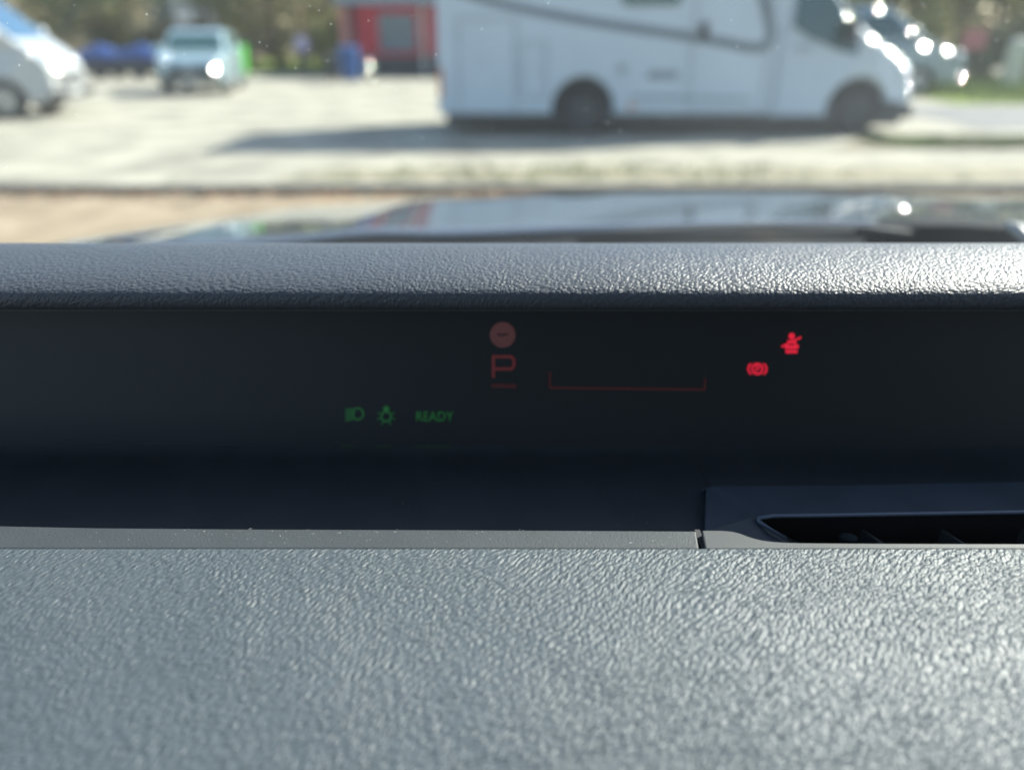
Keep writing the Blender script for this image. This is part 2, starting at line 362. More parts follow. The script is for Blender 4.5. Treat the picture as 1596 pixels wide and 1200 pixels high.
# air vent in the recess, right
vx0 = onY(1096, 757, .282).x
vent_bm = BM()
top = [(1100, 760), (1112, 757), (1300, 756), (1596, 750), (2100, 742)]
mid = [(1179, 807.5), (1205, 804.3), (1300, 803), (1596, 798), (2100, 790)]
T = [onY(x, y, .284) for x, y in top]; B = [onY(x, y, .262) for x, y in mid]
Tv = [vent_bm.verts.new(p) for p in T]; Bv = [vent_bm.verts.new(p) for p in B]
for i in range(4): vent_bm.faces.new((Tv[i], Tv[i + 1], Bv[i + 1], Bv[i]))
# left cheek running down to the cut-out, and back edge falling to the floor
c0 = vent_bm.verts.new(onY(1098, 829, .2515)); c1 = vent_bm.verts.new(onY(1242, 852, .2510))
vent_bm.faces.new((Tv[0], Bv[0], c1, c0))
lo = [vent_bm.verts.new(p + Vector((0, .012, -.010))) for p in T]
for i in range(4): vent_bm.faces.new((lo[i], lo[i + 1], Tv[i + 1], Tv[i]))
vent = part('air_vent', vent_bm, M['ventblue']); 
mod = vent.modifiers.new('solid', 'SOLIDIFY'); mod.thickness = .0014; mod.offset = -1
mod = vent.modifiers.new('bevel', 'BEVEL'); mod.width = .0012; mod.segments = 3; mod.limit_method = 'ANGLE'
vent['label'] = 'dark air vent sunk behind the trim strip'
def vpart(name, bm, m, **k):
    o = obj(name, bm, m, vent, **k); return o
# cavity
cb = BM(); 
cav = [(.268, -.1845), (.2675, -.205), (.236, -.205), (.2335, -.176)]
cb2 = extrude_x(cb, [(y, z + Z) for y, z in cav], [B[0].x + .004, 1.2]); vpart('vent_cavity', cb, M['plastic'])
for k in range(7):
    x = .150 + k * .034
    b2 = BM(); p0 = Vector((x, .264, Z - .190)); p1 = Vector((x + .010, .250, Z - .193))
    plate(b2, [p0, p1, p1 + Vector((0, 0, -.016)), p0 + Vector((0, 0, -.016))], .0014); vpart('vane', b2, M['recess'], bevel=.0003)
b2 = BM(); ball(b2, onY(1323, 835, .255) + Vector((0, 0, -.001)), (.004, .003, .0014)); vpart('vane_knob', b2, M['cowl'], smooth=True)
b2 = BM(); tube(b2, [c for c in ([onY(1246, 850, .2508), onY(1205, 828, .2545), onY(1182, 812, .2600), onY(1181, 807.5, .2608)] + [onY(x, y, .2612) for x, y in mid[1:]])], .0009, 8); vpart('lip_highlight', b2, mat('lip_highlight', (.10, .13, .17), .35), smooth=True)  # paler tube added along the lip as a painted highlight
# seam along the display recess to the vent

# ---- symbols on the display
E = {'red': emit('red_symbol', (1.0, .02, .06), .26), 'dimred': emit('dim_red_symbol', (.9, .16, .18), .025), 'disc': emit('dim_red_disc', (.9, .36, .40), .021),
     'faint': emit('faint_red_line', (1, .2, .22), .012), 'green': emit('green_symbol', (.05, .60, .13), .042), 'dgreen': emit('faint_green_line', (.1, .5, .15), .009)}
def dpart(name, bm, m, label=None):
    o = obj(name, bm, m, disp)
    if label: o['label'] = label
    return o
def dring(bm, cx, cy, r0, r1, a0=0, a1=360, n=40, ry=None):
    k = (ry or 1)
    prev = None
    for i in range(n + 1):
        a = R(a0 + (a1 - a0) * i / n)
        p = bm.verts.new(on_disp(cx + r0 * math.cos(a), cy - r0 * k * math.sin(a))); q = bm.verts.new(on_disp(cx + r1 * math.cos(a), cy - r1 * k * math.sin(a)))
        if prev: bm.faces.new((prev[0], prev[1], q, p))
        prev = (p, q)
def dline(bm, pts, wd, off=.0006):
    for (xa, ya), (xb, yb) in zip(pts[:-1], pts[1:]):
        d = Vector((xb - xa, yb - ya)); d.normalize(); nn = Vector((-d.y, d.x)) * wd / 2; e = d * wd * .35
        q = [(xa - e.x + nn.x, ya - e.y + nn.y), (xb + e.x + nn.x, yb + e.y + nn.y), (xb + e.x - nn.x, yb + e.y - nn.y), (xa - e.x - nn.x, ya - e.y - nn.y)]
        off += .00002
        bm.faces.new([bm.verts.new(on_disp(x, y, off)) for x, y in q])
bm = BM(); dring(bm, 783.5, 522, 0.01, 20); bmesh.ops.remove_doubles(bm, verts=bm.verts, dist=1e-5); dpart('warning_disc', bm, E['disc'], 'dim red round warning disc')
bm = BM(); dline(bm, [(776, 521), (782, 523), (790, 521)], 2.6, .0009); dpart('disc_dash', bm, M['screen'])
bm = BM(); dline(bm, [(769, 587), (769, 556), (797, 556), (801, 561), (801, 570), (797, 575), (771, 575)], 5); dpart('gear_letter', bm, E['dimred'], 'dim red letter P')
bm = BM(); dline(bm, [(768, 601), (803, 602)], 6); dpart('gear_bar', bm, emit('gear_bar_red', (1, .2, .22), .009))
bm = BM(); dline(bm, [(857, 580), (857, 603), (859, 604.5), (1098, 607), (1099, 590)], 2.8); dpart('gauge_bracket', bm, E['faint'], 'thin dim red bracket line')
bm = BM(); dring(bm, 1180.5, 575, 6.3, 9.6, ry=.98); dring(bm, 1180.5, 575, 12.5, 15.6, -48, 48, ry=.8); dring(bm, 1180.5, 575, 12.5, 15.6, 132, 228, ry=.8); dline(bm, [(1178.5, 579.5), (1178.5, 570.8), (1183, 571.2), (1183, 575), (1179, 575.5)], 2); dpart('brake_symbol', bm, E['red'], 'red parking brake symbol')
bm = BM(); dring(bm, 1234, 524, .01, 5); dline(bm, [(1229, 533), (1239, 533)], 5.5, .0008); dline(bm, [(1225, 541), (1242, 541)], 6, .0009); dline(bm, [(1226, 548), (1241, 548)], 5, .0010); dline(bm, [(1219, 540), (1248, 526)], 3, .0012); dline(bm, [(1234, 531), (1244, 540)], 3, .0014)
bmesh.ops.remove_doubles(bm, verts=bm.verts, dist=1e-6); dpart('seat_belt_symbol', bm, E['red'], 'red fasten seat belt symbol')
bm = BM(); dring(bm, 557, 645, 8.0, 10.5, -90, 90, ry=.95); dline(bm, [(556, 636), (552, 638), (551, 645), (552, 652), (556, 654)], 2.4)
for k in range(4): dline(bm, [(539, 639 + k * 5.2), (549, 638 + k * 5.0)], 2.4, .0008)
dpart('dipped_beam_symbol', bm, E['green'], 'dim green dipped beam symbol')
bm = BM(); dring(bm, 602, 649, 6.2, 9); dline(bm, [(602, 640), (602, 635)], 6, .0008)
for k in range(8):
    a = R(-60 + k * 42.8); 
    if abs(math.cos(a)) < .2 and math.sin(a) > 0: continue
    dline(bm, [(602 + 11.5 * math.cos(a), 649 - 11.5 * math.sin(a)), (602 + 14 * math.cos(a), 649 - 14 * math.sin(a))], 2, .0010)
dpart('side_light_symbol', bm, E['green'], 'dim green side light symbol')
tcu = bpy.data.curves.new('txt', 'FONT'); tcu.body = 'READY'; tcu.size = 1; tcu.offset = .008; tob = bpy.data.objects.new('txt', tcu); COL.objects.link(tob)
dg = bpy.context.evaluated_depsgraph_get(); tm = bpy.data.meshes.new_from_object(tob.evaluated_get(dg)); bpy.data.objects.remove(tob)
bm = BM(); bm.from_mesh(tm); mnx = min(v.co.x for v in bm.verts); mxx = max(v.co.x for v in bm.verts); mxy = max(v.co.y for v in bm.verts)
for v in bm.verts: v.co = on_disp(649 + (v.co.x - mnx) / (mxx - mnx) * 58, 656 - v.co.y / mxy * 14.5)
dpart('ready_sign', bm, E['green'], 'dim green word READY')
bm = BM(); dline(bm, [(530, 695), (556, 695)], 2.4); dline(bm, [(588, 695), (608, 695)], 2.4); dline(bm, [(645, 695), (702, 696)], 2.4); dpart('mirrored_glow', bm, E['dgreen'])  # reflection of the green symbols drawn as faint glowing lines
bm = BM(); tube(bm, [(on_disp(95, 688, .001)), on_disp(330, 692, .001), on_disp(520, 695, .001)], .0004, 6); dpart('lower_edge', bm, M['trim_smooth'])

bm = BM()
for _ in range(260):
    x = rnd.uniform(-.16, .17); k = rnd.random()
    if k < .35: x, y, z = rnd.uniform(-.16, .066), rnd.uniform(.2215, .2315), ZT + .0002
    elif k < .6: x, y, z = rnd.uniform(-.16, .07), rnd.uniform(.26, .325), Z - .1862
    else: y, z = rnd.uniform(.12, .215), Z - .1652
    L_ = rnd.uniform(.00008, .00025) * (3 if rnd.random() < .06 else 1); W_ = .00008; a = rnd.uniform(0, 3.14)
    d = Vector((math.cos(a), math.sin(a), 0)) * L_; e = Vector((-math.sin(a), math.cos(a), 0)) * W_; c = Vector((x, y, z))
    bm.faces.new([bm.verts.new(p) for p in (c - d, c + e, c + d, c - e)])
tag(obj('dust', bm, mat('lint', (.6, .6, .58), .9)), 'fine lint specks lying on the dashboard trim', 'dust', kind='stuff')
# ---- bonnet
def lerp(tab, y):
    if y <= tab[0][0]: return tab[0][1] + (y - tab[0][0]) * (tab[1][1] - tab[0][1]) / (tab[1][0] - tab[0][0])
    for (a, b), (c, d) in zip(tab[:-1], tab[1:]):
        if y <= c:
            t = (y - a) / (c - a); return b + (d - b) * t
    return tab[-1][1]
ZC = smooth_poly([(.5, -.168), (.7, -.1865), (.86, -.201), (.95, -.209), (1.2, -.2305), (1.33, -.243), (1.42, -.256), (1.52, -.280), (1.59, -.34), (1.62, -.5)], 3)
KK = [(.5, -.030), (.7, -.023), (.9, -.010), (1.22, .014), (1.4, .060), (1.5, .08), (1.6, .10)]
def bz(u, Y):
    a = abs(u); z = lerp(ZC, Y) - lerp(KK, Y) * a ** 3
    if a > .93: z -= .10 * ((a - .93)) ** 1.3
    z += .006 * math.exp(-((a - .62) / .07) ** 2)      # two soft ridges
    return z
bm = BM(); us = [-.86 + 1.72 * i / 80 for i in range(81)]; cols = []
for u in us:
    y0 = max(.50, .95 - .36 * u * u) ; ln = []
    for j in range(61):
        t = j / 60; Y = y0 + (1.62 - .13 * u * u - .06 * u ** 6 - y0) * t ** .9
        ln.append(bm.verts.new((.37 + .85 * u, Y, Z + bz(u, Y + .13 * u * u * t * t))))
    cols.append(ln)
for i in range(80):
    for j in range(60): bm.faces.new((cols[i][j], cols[i + 1][j], cols[i + 1][j + 1], cols[i][j + 1]))
bon = part('bonnet', bm, M['carpaint'], smooth=True); mod = bon.modifiers.new('solid', 'SOLIDIFY'); mod.thickness = .012; mod.offset = -1
bon['label'] = 'dark glossy bonnet mirroring the motorhome'
for sgn in (-1, 1):
    bm = BM(); cols = []
    for i in range(13):
        a = .868 + .132 * i / 12; ln = []
        for j in range(61):
            t = j / 60; Y = .30 + (1.45 - .30 - .10 * (i / 12) ** 2) * t
            u = sgn * a
            zz = bz(u, Y + .13 * t * t) - (.35 * ((i / 12) ** 5) * .3)
            ln.append(bm.verts.new((.37 + .85 * u, Y, Z + zz + .001)))
        cols.append(ln)
    low = [bm.verts.new((v.co.x, v.co.y, Z - .85)) for v in cols[-1]]; cols.append(low)
    for i in range(13):
        for j in range(60): bm.faces.new((cols[i][j], cols[i + 1][j], cols[i + 1][j + 1], cols[i][j + 1]))
    part('wing', bm, M['carpaint'], smooth=True)
bm = BM(); box(bm, (.37, 1.42, .50), (1.5, .16, .60)); part('front_bumper', bm, M['carpaint'], bevel=.05, seg=4)
for sgn in (-1, 1):
    for yy in (.98, -1.45):
        bm = BM(); cyl(bm, (.37 + sgn * .76, yy, .245), .32, .2, 'X', 32); wh = part('wheel', bm, M['tyre'], bevel=.03)
        bm = BM(); cyl(bm, (.37 + sgn * .79, yy, .245), .2, .16, 'X', 24); obj('rim', bm, M['rim'], wh)
# cowl under the windscreen, wiper
bm = BM(); cols = []
for i in range(41):
    u = -.9 + 1.8 * i / 40; y0 = max(.5, .95 - .36 * u * u); x = .37 + .85 * u
    cols.append([bm.verts.new((x, y0 + .006, Z + bz(u, y0) - .012)), bm.verts.new((x, y0 - .02, Z + bz(u, y0) - .020)), bm.verts.new((x, y0 - .10, Z + bz(u, y0) - .034)), bm.verts.new((x, y0 - .20, Z + bz(u, y0) - .03))])
for i in range(40):
    for j in range(3): bm.faces.new((cols[i][j], cols[i + 1][j], cols[i + 1][j + 1], cols[i][j + 1]))
part('scuttle_panel', bm, M['cowl'], smooth=True)
b1 = BM()
pa = [onY(1345, 352, .90), onY(1372, 342, .90), onY(1405, 336, .90), onY(1470, 337, .90), onY(1560, 343, .90), onY(1600, 352, .90), onY(1640, 380, .90), onY(1480, 390, .90), onY(1345, 388, .90)]
plate(b1, pa, -.05); hs = part('wiper_cover', b1, M['cowl'], bevel=.004, seg=3); hs['label'] = 'black raised cover at the wiper pivot'
b1 = BM(); tube(b1, [onY(1571, 350, .70), onY(1583, 357, .69), onY(1600, 372, .68), onY(1640, 400, .67)], [.004, .006, .006, .006], 10); wp = part('wiper_arm', b1, mat('grey_wiper_arm', (.3, .3, .29), .45, var=.1), smooth=True)
b1 = BM(); tube(b1, [onY(820, 373, .76), onY(1000, 360, .80), onY(1180, 353, .83), onY(1340, 356, .84), onY(1420, 366, .82)], .0045, 8); part('wiper_blade', b1, mat('wiper_blade', (.03, .04, .05), .7, var=.1, spec=.3), smooth=True)
b1 = BM(); tube(b1, [onY(900, 378, .66), onY(1100, 368, .70), onY(1330, 362, .72)], .004, 8); part('wiper_blade', b1, M['cowl'], smooth=True)

# windscreen: clear glass with a film of road dust that catches the sun
m, n, l, b = nodes('dusty_windscreen')
out = n['Material Output']; n.remove(b)
tr = n.new('ShaderNodeBsdfTransparent'); tr.inputs[0].default_value = (.90, .955, .945, 1)
gl = n.new('ShaderNodeBsdfGlossy'); gl.inputs['Roughness'].default_value = .02
lw = n.new('ShaderNodeLayerWeight'); lw.inputs[0].default_value = .5
fp = n.new('ShaderNodeMath'); fp.operation = 'POWER'; fp.inputs[1].default_value = 5; l.new(lw.outputs['Facing'], fp.inputs[0])
fr = n.new('ShaderNodeMath'); fr.operation = 'MULTIPLY_ADD'; fr.inputs[1].default_value = .5; fr.inputs[2].default_value = .02; l.new(fp.outputs[0], fr.inputs[0])
m1 = n.new('ShaderNodeMixShader'); l.new(fr.outputs[0], m1.inputs[0]); l.new(tr.outputs[0], m1.inputs[1]); l.new(gl.outputs[0], m1.inputs[2])
du = n.new('ShaderNodeBsdfTranslucent'); du.inputs[0].default_value = (.8, .88, .9, 1)
rf = n.new('ShaderNodeBsdfRefraction'); rf.inputs['Roughness'].default_value = .75; rf.inputs['IOR'].default_value = 1.35; rf.inputs[0].default_value = (.9, .95, 1, 1)
dm = n.new('ShaderNodeMixShader'); dm.inputs[0].default_value = .5; l.new(du.outputs[0], dm.inputs[1]); l.new(rf.outputs[0], dm.inputs[2])
tc = n.new('ShaderNodeTexCoord'); nz = n.new('ShaderNodeTexNoise'); nz.inputs['Scale'].default_value = 3; nz.inputs['Detail'].default_value = 9; l.new(tc.outputs['Object'], nz.inputs['Vector'])
vo = n.new('ShaderNodeTexVoronoi'); vo.inputs['Scale'].default_value = 260; l.new(tc.outputs['Object'], vo.inputs['Vector'])
sp = n.new('ShaderNodeMapRange'); sp.inputs[1].default_value = .10; sp.inputs[2].default_value = .04; sp.inputs[3].default_value = 0; sp.inputs[4].default_value = .8; l.new(vo.outputs['Distance'], sp.inputs[0])
n3 = n.new('ShaderNodeTexNoise'); n3.inputs['Scale'].default_value = 190; l.new(tc.outputs['Object'], n3.inputs['Vector'])
s3 = n.new('ShaderNodeMath'); s3.operation = 'GREATER_THAN'; s3.inputs[1].default_value = .57; l.new(n3.outputs['Fac'], s3.inputs[0])
s4 = n.new('ShaderNodeMath'); s4.operation = 'MULTIPLY'; l.new(sp.outputs[0], s4.inputs[0]); l.new(s3.outputs[0], s4.inputs[1])
mr = n.new('ShaderNodeMapRange'); mr.inputs[1].default_value = .3; mr.inputs[2].default_value = .7; mr.inputs[3].default_value = .012; mr.inputs[4].default_value = .05; l.new(nz.outputs['Fac'], mr.inputs[0])
aa = n.new('ShaderNodeMath'); aa.operation = 'ADD'; l.new(s4.outputs[0], aa.inputs[0]); l.new(mr.outputs[0], aa.inputs[1])
m2 = n.new('ShaderNodeMixShader'); l.new(aa.outputs[0], m2.inputs[0]); l.new(m1.outputs[0], m2.inputs[1]); l.new(dm.outputs[0], m2.inputs[2]); l.new(m2.outputs[0], out.inputs[0])
M['windscreen'] = m
bm = BM(); cols = []
for i in range(41):
    u = -1 + i / 20; x = .37 + .80 * u; ln = []
    for j in range(21):
        t = j / 20; yb = .68 - .28 * u * u; yt = .02 - .08 * u * u
        xx = .37 + (.80 - .10 * t) * u
        Y = yb + (yt - yb) * t; zz = -.20 + .50 * t + .03 * math.sin(math.pi * t)
        ln.append(bm.verts.new((xx, Y, Z + zz)))
    cols.append(ln)
for i in range(40):
    for j in range(20): bm.faces.new((cols[i][j], cols[i + 1][j], cols[i + 1][j + 1], cols[i][j + 1]))
ws = part('windscreen', bm, M['windscreen'], smooth=True); ws['label'] = 'dusty glass windscreen between dashboard and bonnet'
M['seat'] = mat('dark_seat_cloth', (.05, .05, .055), .95, var=.15)
M['tint'] = mat('tinted_window', (.02, .025, .025), .1)
# cabin shell
bm = BM(); box(bm, (.37, -.95, Z + .33), (1.42, 1.95, .05)); part('roof', bm, M['cabin'], bevel=.02)
for s in (-1, 1):
    bm = BM(); tube(bm, [(.37 + s * .80, .42, Z - .2), (.37 + s * .76, .2, Z + .06), (.37 + s * .70, -.06, Z + .30)], .035, 10); part('pillar', bm, M['cabin'], smooth=True)
    bm = BM(); tube(bm, [(.37 + s * .82, -.85, Z - .2), (.37 + s * .72, -.9, Z + .31)], .05, 10); part('pillar', bm, M['cabin'], smooth=True)
    bm = BM(); box(bm, (.37 + s * .84, -.72, Z - .52), (.06, 2.3, .70)); part('door', bm, M['cabin'], bevel=.02)
for s in (-1, 1):
    bm = BM(); box(bm, (.37 + s * .38, -.75, Z - .42), (.54, .16, .74), Matrix.Rotation(R(-14), 4, 'X')); st = part('seat_back', bm, M['seat'], bevel=.05, seg=3)
    bm = BM(); box(bm, (.37 + s * .38, -.86, Z + .03), (.30, .12, .2)); part('headrest', bm, M['seat'], bevel=.04, seg=3)
    bm = BM(); box(bm, (.37 + s * .38, -.45, Z - .72), (.54, .56, .16)); part('seat_cushion', bm, M['seat'], bevel=.05, seg=3)
bm = BM(); box(bm, (.37, -1.9, Z - .2), (1.6, .06, 1.1)); part('tailgate', bm, M['cabin'])
bm = BM(); box(bm, (.37, -.75, Z - .92), (1.6, 2.4, .05)); part('cabin_floor', bm, M['cabin'])
bm = BM(); box(bm, (.37, .45, Z - .58), (1.6, .06, .66)); part('bulkhead', bm, M['cabin'])

# ------------------------------------------------------------------ vehicles outside
def wheel(parent, x, y, r, wd, rim, out):
    bm = BM(); cyl(bm, (x, y, r), r, wd, 'Y', 32); wh = obj('wheel', bm, M['tyre'], parent, bevel=.03, seg=3)
    bm = BM(); cyl(bm, (x, y + out * .01, r), r * .64, wd, 'Y', 24); rr = obj('rim', bm, rim, wh, bevel=.01)
    bm = BM()
    for k in range(5):
        a = k * 2 * math.pi / 5
        box(bm, (x + math.cos(a) * r * .34, y + out * (wd / 2 + .008), r + math.sin(a) * r * .34), (r * .5, .02, r * .13), Matrix.Rotation(-a, 4, 'Y'))
    cyl(bm, (x, y + out * (wd / 2 + .012), r), r * .14, .03, 'Y', 14)
    obj('spokes', bm, rim, wh)
    return wh
def arch(cx, z0, r, n=10):
    """points right to left over a wheel, starting at the front"""
    h = z0
    a0 = math.asin(max(-1, min(1, (h - r * .76) / r)))
    cz = r * .76
    a0 = math.asin((h - cz) / r)
    return [(cx + r * math.cos(a0 + (math.pi - 2 * a0) * i / n), cz + r * math.sin(a0 + (math.pi - 2 * a0) * i / n)) for i in range(n + 1)]
def make_car(name, label, paint, low, house, wheels, r, W, glass_side, ws_seg, rear_seg, lamp_x, lamp_z, grille, loc, rz, group=None, cat='car', glassm=None, rimm=None, mirror=None):
    t = thing(name, label, cat, (0, 0, 0), 0, group)
    h = W / 2; L = low['len']; glassm = glassm or M['glass']
    def wid(x, z):
        e = min(x, L - x) / .9; k = 1 - .13 * max(0, 1 - e) ** 2
        return k * (1 - .03 * max(0, (z - .7)))
    pts = list(low['top'])                       # front bottom -> over the top -> rear bottom
    zb = low['zb']
    pts += arch(wheels[1], zb, r + .06)[::-1] if False else []
    bottom = [(0.12, zb)] + arch(wheels[0], zb, r + .06)[::-1] + arch(wheels[1], zb, r + .06)[::-1] + [(L - .12, zb)]
    bm = BM(); prism(bm, bottom + pts, -h, h, wid); obj('body', bm, paint, t, bevel=.045, seg=3)
    bm = BM()
    for s in (-1, 1): box(bm, ((wheels[0] + wheels[1]) / 2, s * (h * .55), zb + .1), (wheels[1] - wheels[0] + 1.1, .6, .2))
    obj('underbody', bm, M['plastic'], t)
    zt = max(z for x, z in house); zl = min(z for x, z in house)
    def w2(x, z): return .96 - .16 * (z - zl) / (zt - zl)
    bm = BM(); prism(bm, house, -h, h, w2); obj('cabin', bm, paint, t, bevel=.05, seg=3)
    for s in (-1, 1):
        for poly in glass_side:
            bm = BM(); P = [Vector((x, s * h * (w2(x, z)) + s * .004, z)) for x, z in poly]
            a = [bm.verts.new(p) for p in P]; b = [bm.verts.new(p - Vector((0, s * .03, 0))) for p in P]
            bm.faces.new(a); bm.faces.new(b[::-1])
            for i in range(len(P)): bm.faces.new((a[i], b[i], b[(i + 1) % len(P)], a[(i + 1) % len(P)]))
            obj('side_window', bm, glassm, t)
    for nm, ((xa, za), (xb, zb2)) in (('front_windscreen', ws_seg), ('rear_window', rear_seg)):
        d = Vector((xb - xa, 0, zb2 - za)); nn = Vector((d.z, 0, -d.x)).normalized()
        if nm == 'rear_window': nn = -nn if nn.x > 0 else nn
        elif nn.x < 0: nn = -nn
        p = Vector((xa, 0, za)) + d * .08 + nn * .006; q = Vector((xa, 0, za)) + d * .93 + nn * .006
        ya = h * w2(p.x, p.z) * .90; yb = h * w2(q.x, q.z) * .88
        bm = BM(); P = [(p.x, -ya, p.z), (p.x, ya, p.z), (q.x, yb, q.z), (q.x, -yb, q.z)]
        P = [Vector(k) for k in P]; a = [bm.verts.new(k) for k in P]; b = [bm.verts.new(k - nn * .03) for k in P]
        bm.faces.new(a); bm.faces.new(b[::-1])
        for i in range(4): bm.faces.new((a[i], b[i], b[(i + 1) % 4], a[(i + 1) % 4]))
        obj(nm, bm, glassm, t)
    for s in (-1, 1):
        for i in (0, 1): wheel(t, wheels[i], s * (h - .11), r, .2, rimm or M['rim'], s)
        bm = BM(); ball(bm, (lamp_x, s * h * .74, lamp_z), (.20, .17, .10)); obj('headlight', bm, M['lamp'], t, smooth=True)
        if mirror:
            bm = BM(); ball(bm, (mirror[0], s * (h + .10), mirror[1]), (.09, .13, .11)); obj('door_mirror', bm, paint, t, smooth=True)
        bm = BM(); box(bm, (.06, s * h * .72, lamp_z + .1), (.14, .2, .16)); obj('tail_light', bm, M['amber'], t, bevel=.02)
        bm = BM(); box(bm, ((wheels[0] + wheels[1]) / 2 + .1, s * (h * .985), lamp_z + .22), (.2, .03, .03)); obj('door_handle', bm, M['plastic'], t, bevel=.01)
    (gx, gz, gw, gh) = grille
    bm = BM()
    for k in range(4): box(bm, (gx, 0, gz - gh / 2 + gh * (k + .5) / 4), (.08, gw, gh / 5.5))
    obj('grille', bm, M['plastic'], t, bevel=.01)
    bm = BM(); box(bm, (gx + .04, 0, zb + .12), (.1, gw * 1.5, .14)); obj('lower_grille', bm, M['plastic'], t, bevel=.02)
    bm = BM(); box(bm, (gx + .085, 0, gz - gh / 2 - .09), (.02, .5, .1)); obj('number_plate', bm, M['white'], t)
    bm = BM(); ball(bm, (gx + .05, 0, gz + gh * .42), (.03, .08, .05)); obj('badge', bm, M['chrome'], t, smooth=True)
    t.location = loc; t.rotation_euler = (0, 0, rz)
    return t
# white people-carrier, left
van_low = dict(len=4.8, zb=.28, top=[(4.75, .42), (4.80, .62), (4.77, .88), (4.66, 1.04), (4.48, 1.20), (4.3, 1.31), (.02, 1.31), (0, .5)])
van_house = [(.04, 1.26), (.08, 2.1), (.3, 2.2), (3.1, 2.22), (3.42, 2.12), (4.36, 1.28)]
vsw = [[(2.75, 1.34), (4.0, 1.34), (3.4, 1.92), (3.1, 2.0), (2.75, 2.0)], [(1.4, 1.34), (2.6, 1.34), (2.6, 2.0), (1.4, 2.0)], [(.25, 1.34), (1.3, 1.34), (1.3, 2.0), (.3, 1.98)]]
def place_front(car_front_local, px, py, rz):
    g = ground(px, py); f = Matrix.Rotation(rz, 3, 'Z') @ Vector(car_front_local); return (g.x - f.x, g.y - f.y, 0)
rz = R(8)
wv = make_car('white_van', 'white people carrier with blue windscreen cut off by the left edge', M['white'], van_low, van_house, (.95, 3.95), .33, 1.9, vsw, ((4.36, 1.28), (3.42, 2.12)), ((.04, 1.26), (.08, 2.1)), 4.56, .98, (4.76, .66, 1.3, .26), place_front((3.95, -.95, 0), 15, 187, rz), rz, cat='van', glassm=M['blueglass'], mirror=(4.05, 1.45))
# pale small SUV facing the lot
suv_low = dict(len=4.15, zb=.26, top=[(4.10, .40), (4.15, .62), (4.08, .86), (3.9, .96), (3.1, 1.06), (.05, 1.04), (0, .5)])
suv_house = [(.08, 1.0), (.42, 1.50), (.7, 1.58), (2.0, 1.60), (2.35, 1.54), (3.15, 1.03)]
ssw = [[(1.6, 1.08), (2.85, 1.08), (2.3, 1.47), (1.6, 1.50)], [(.55, 1.10), (1.5, 1.08), (1.5, 1.5), (.8, 1.48)]]
rz = R(-79)
cc = make_car('compact_car', 'pale icy blue compact car parked facing the lot, far left', M['icyblue'], suv_low, suv_house, (.72, 3.3), .33, 1.75, ssw, ((3.15, 1.03), (2.35, 1.54)), ((.08, 1.0), (.42, 1.50)), 3.98, .82, (4.12, .60, 1.1, .26), place_front((4.1, 0, 0), 302, 150, rz), rz, mirror=(2.8, 1.1))
# silver van behind the motorhome's nose
van2_low = dict(len=5.0, zb=.30, top=[(4.95, .45), (5.0, .68), (4.93, .95), (4.7, 1.10), (4.3, 1.25), (3.95, 1.35), (.02, 1.35), (0, .5)])
van2_house = [(.04, 1.32), (.08, 2.05), (.3, 2.15), (2.7, 2.17), (3.05, 2.08), (4.02, 1.32)]
v2 = [[(2.4, 1.4), (3.6, 1.4), (3.1, 1.92), (2.4, 1.98)], [(1.2, 1.4), (2.3, 1.4), (2.3, 1.98), (1.2, 1.98)]]
rz = R(-22)
sv = make_car('silver_van', 'silver blue van with sun glints behind the nose of the motorhome', M['silver'], van2_low, van2_house, (.95, 3.95), .35, 1.95, v2, ((4.02, 1.32), (3.05, 2.08)), ((.04, 1.32), (.08, 2.05)), 4.72, .98, (4.95, .75, 1.0, .16), place_front((5.0, 0, 0), 1488, 147, rz), rz, cat='van', mirror=(3.7, 1.5))
bpy.context.view_layer.update()

# ---- motorhome
mh = thing('motorhome', 'long white motorhome with swooping grey stripe parked side on', 'motorhome')
H = 1.15
def sx(x): return (x - 798) / 102.2 + 1.10
def sz(y): return 1.3 - (y - 65) / 109.5
bot = [(0, .30)] + arch(2.16, .30, .47, 12)[::-1] + [(4.95, .30)]
bm = BM(); prism(bm, bot + [(4.95, 2.35), (4.55, 2.78), (4.2, 2.88), (.2, 2.90), (.02, 2.75)], -H, H, lambda x, z: 1 - .02 * max(0, z - 1)); obj('coach_body', bm, M['gel'], mh, bevel=.05, seg=3)
cabp = [(4.955, .26)] + arch(6.30, .26, .46, 12)[::-1] + [(7.13, .24), (7.2, .42), (7.18, .66), (7.05, .9), (6.85, 1.08), (6.42, 1.32), (6.1, 1.55), (5.68, 2.02), (5.45, 2.2), (4.955, 2.28)]
def cw(x, z): return (1 - .22 * max(0, (x - 6.4) / .8) ** 2) * (1 - .10 * max(0, z - 1.1))
bm = BM(); prism(bm, cabp, -1.05, 1.05, cw); obj('cab', bm, M['gel'], mh, bevel=.06, seg=4)
def side(name, poly, m, parent=mh, out=.006, th=.02, Hh=H, w=None):
    for s in (-1, 1):
        bm = BM(); P = [Vector((x, s * ((w(x, z) if w else (1 - .02 * max(0, z - 1))) * Hh + out), z)) for x, z in poly]
        a = [bm.verts.new(p) for p in P]; b = [bm.verts.new(p - Vector((0, s * th, 0))) for p in P]
        bm.faces.new(a); bm.faces.new(b[::-1])
        for i in range(len(P)): bm.faces.new((a[i], b[i], b[(i + 1) % len(P)], a[(i + 1) % len(P)]))
        o = obj(name, bm, m, parent)
    return o
cabwin = [(5.20, 2.08), (5.18, 1.50), (5.45, 1.34), (5.95, 1.16), (6.48, 1.06), (6.50, 1.20), (6.1, 1.50), (5.74, 1.90), (5.58, 2.08)]
side('cab_window', cabwin, M['glass'], Hh=1.05, w=cw, out=.008)
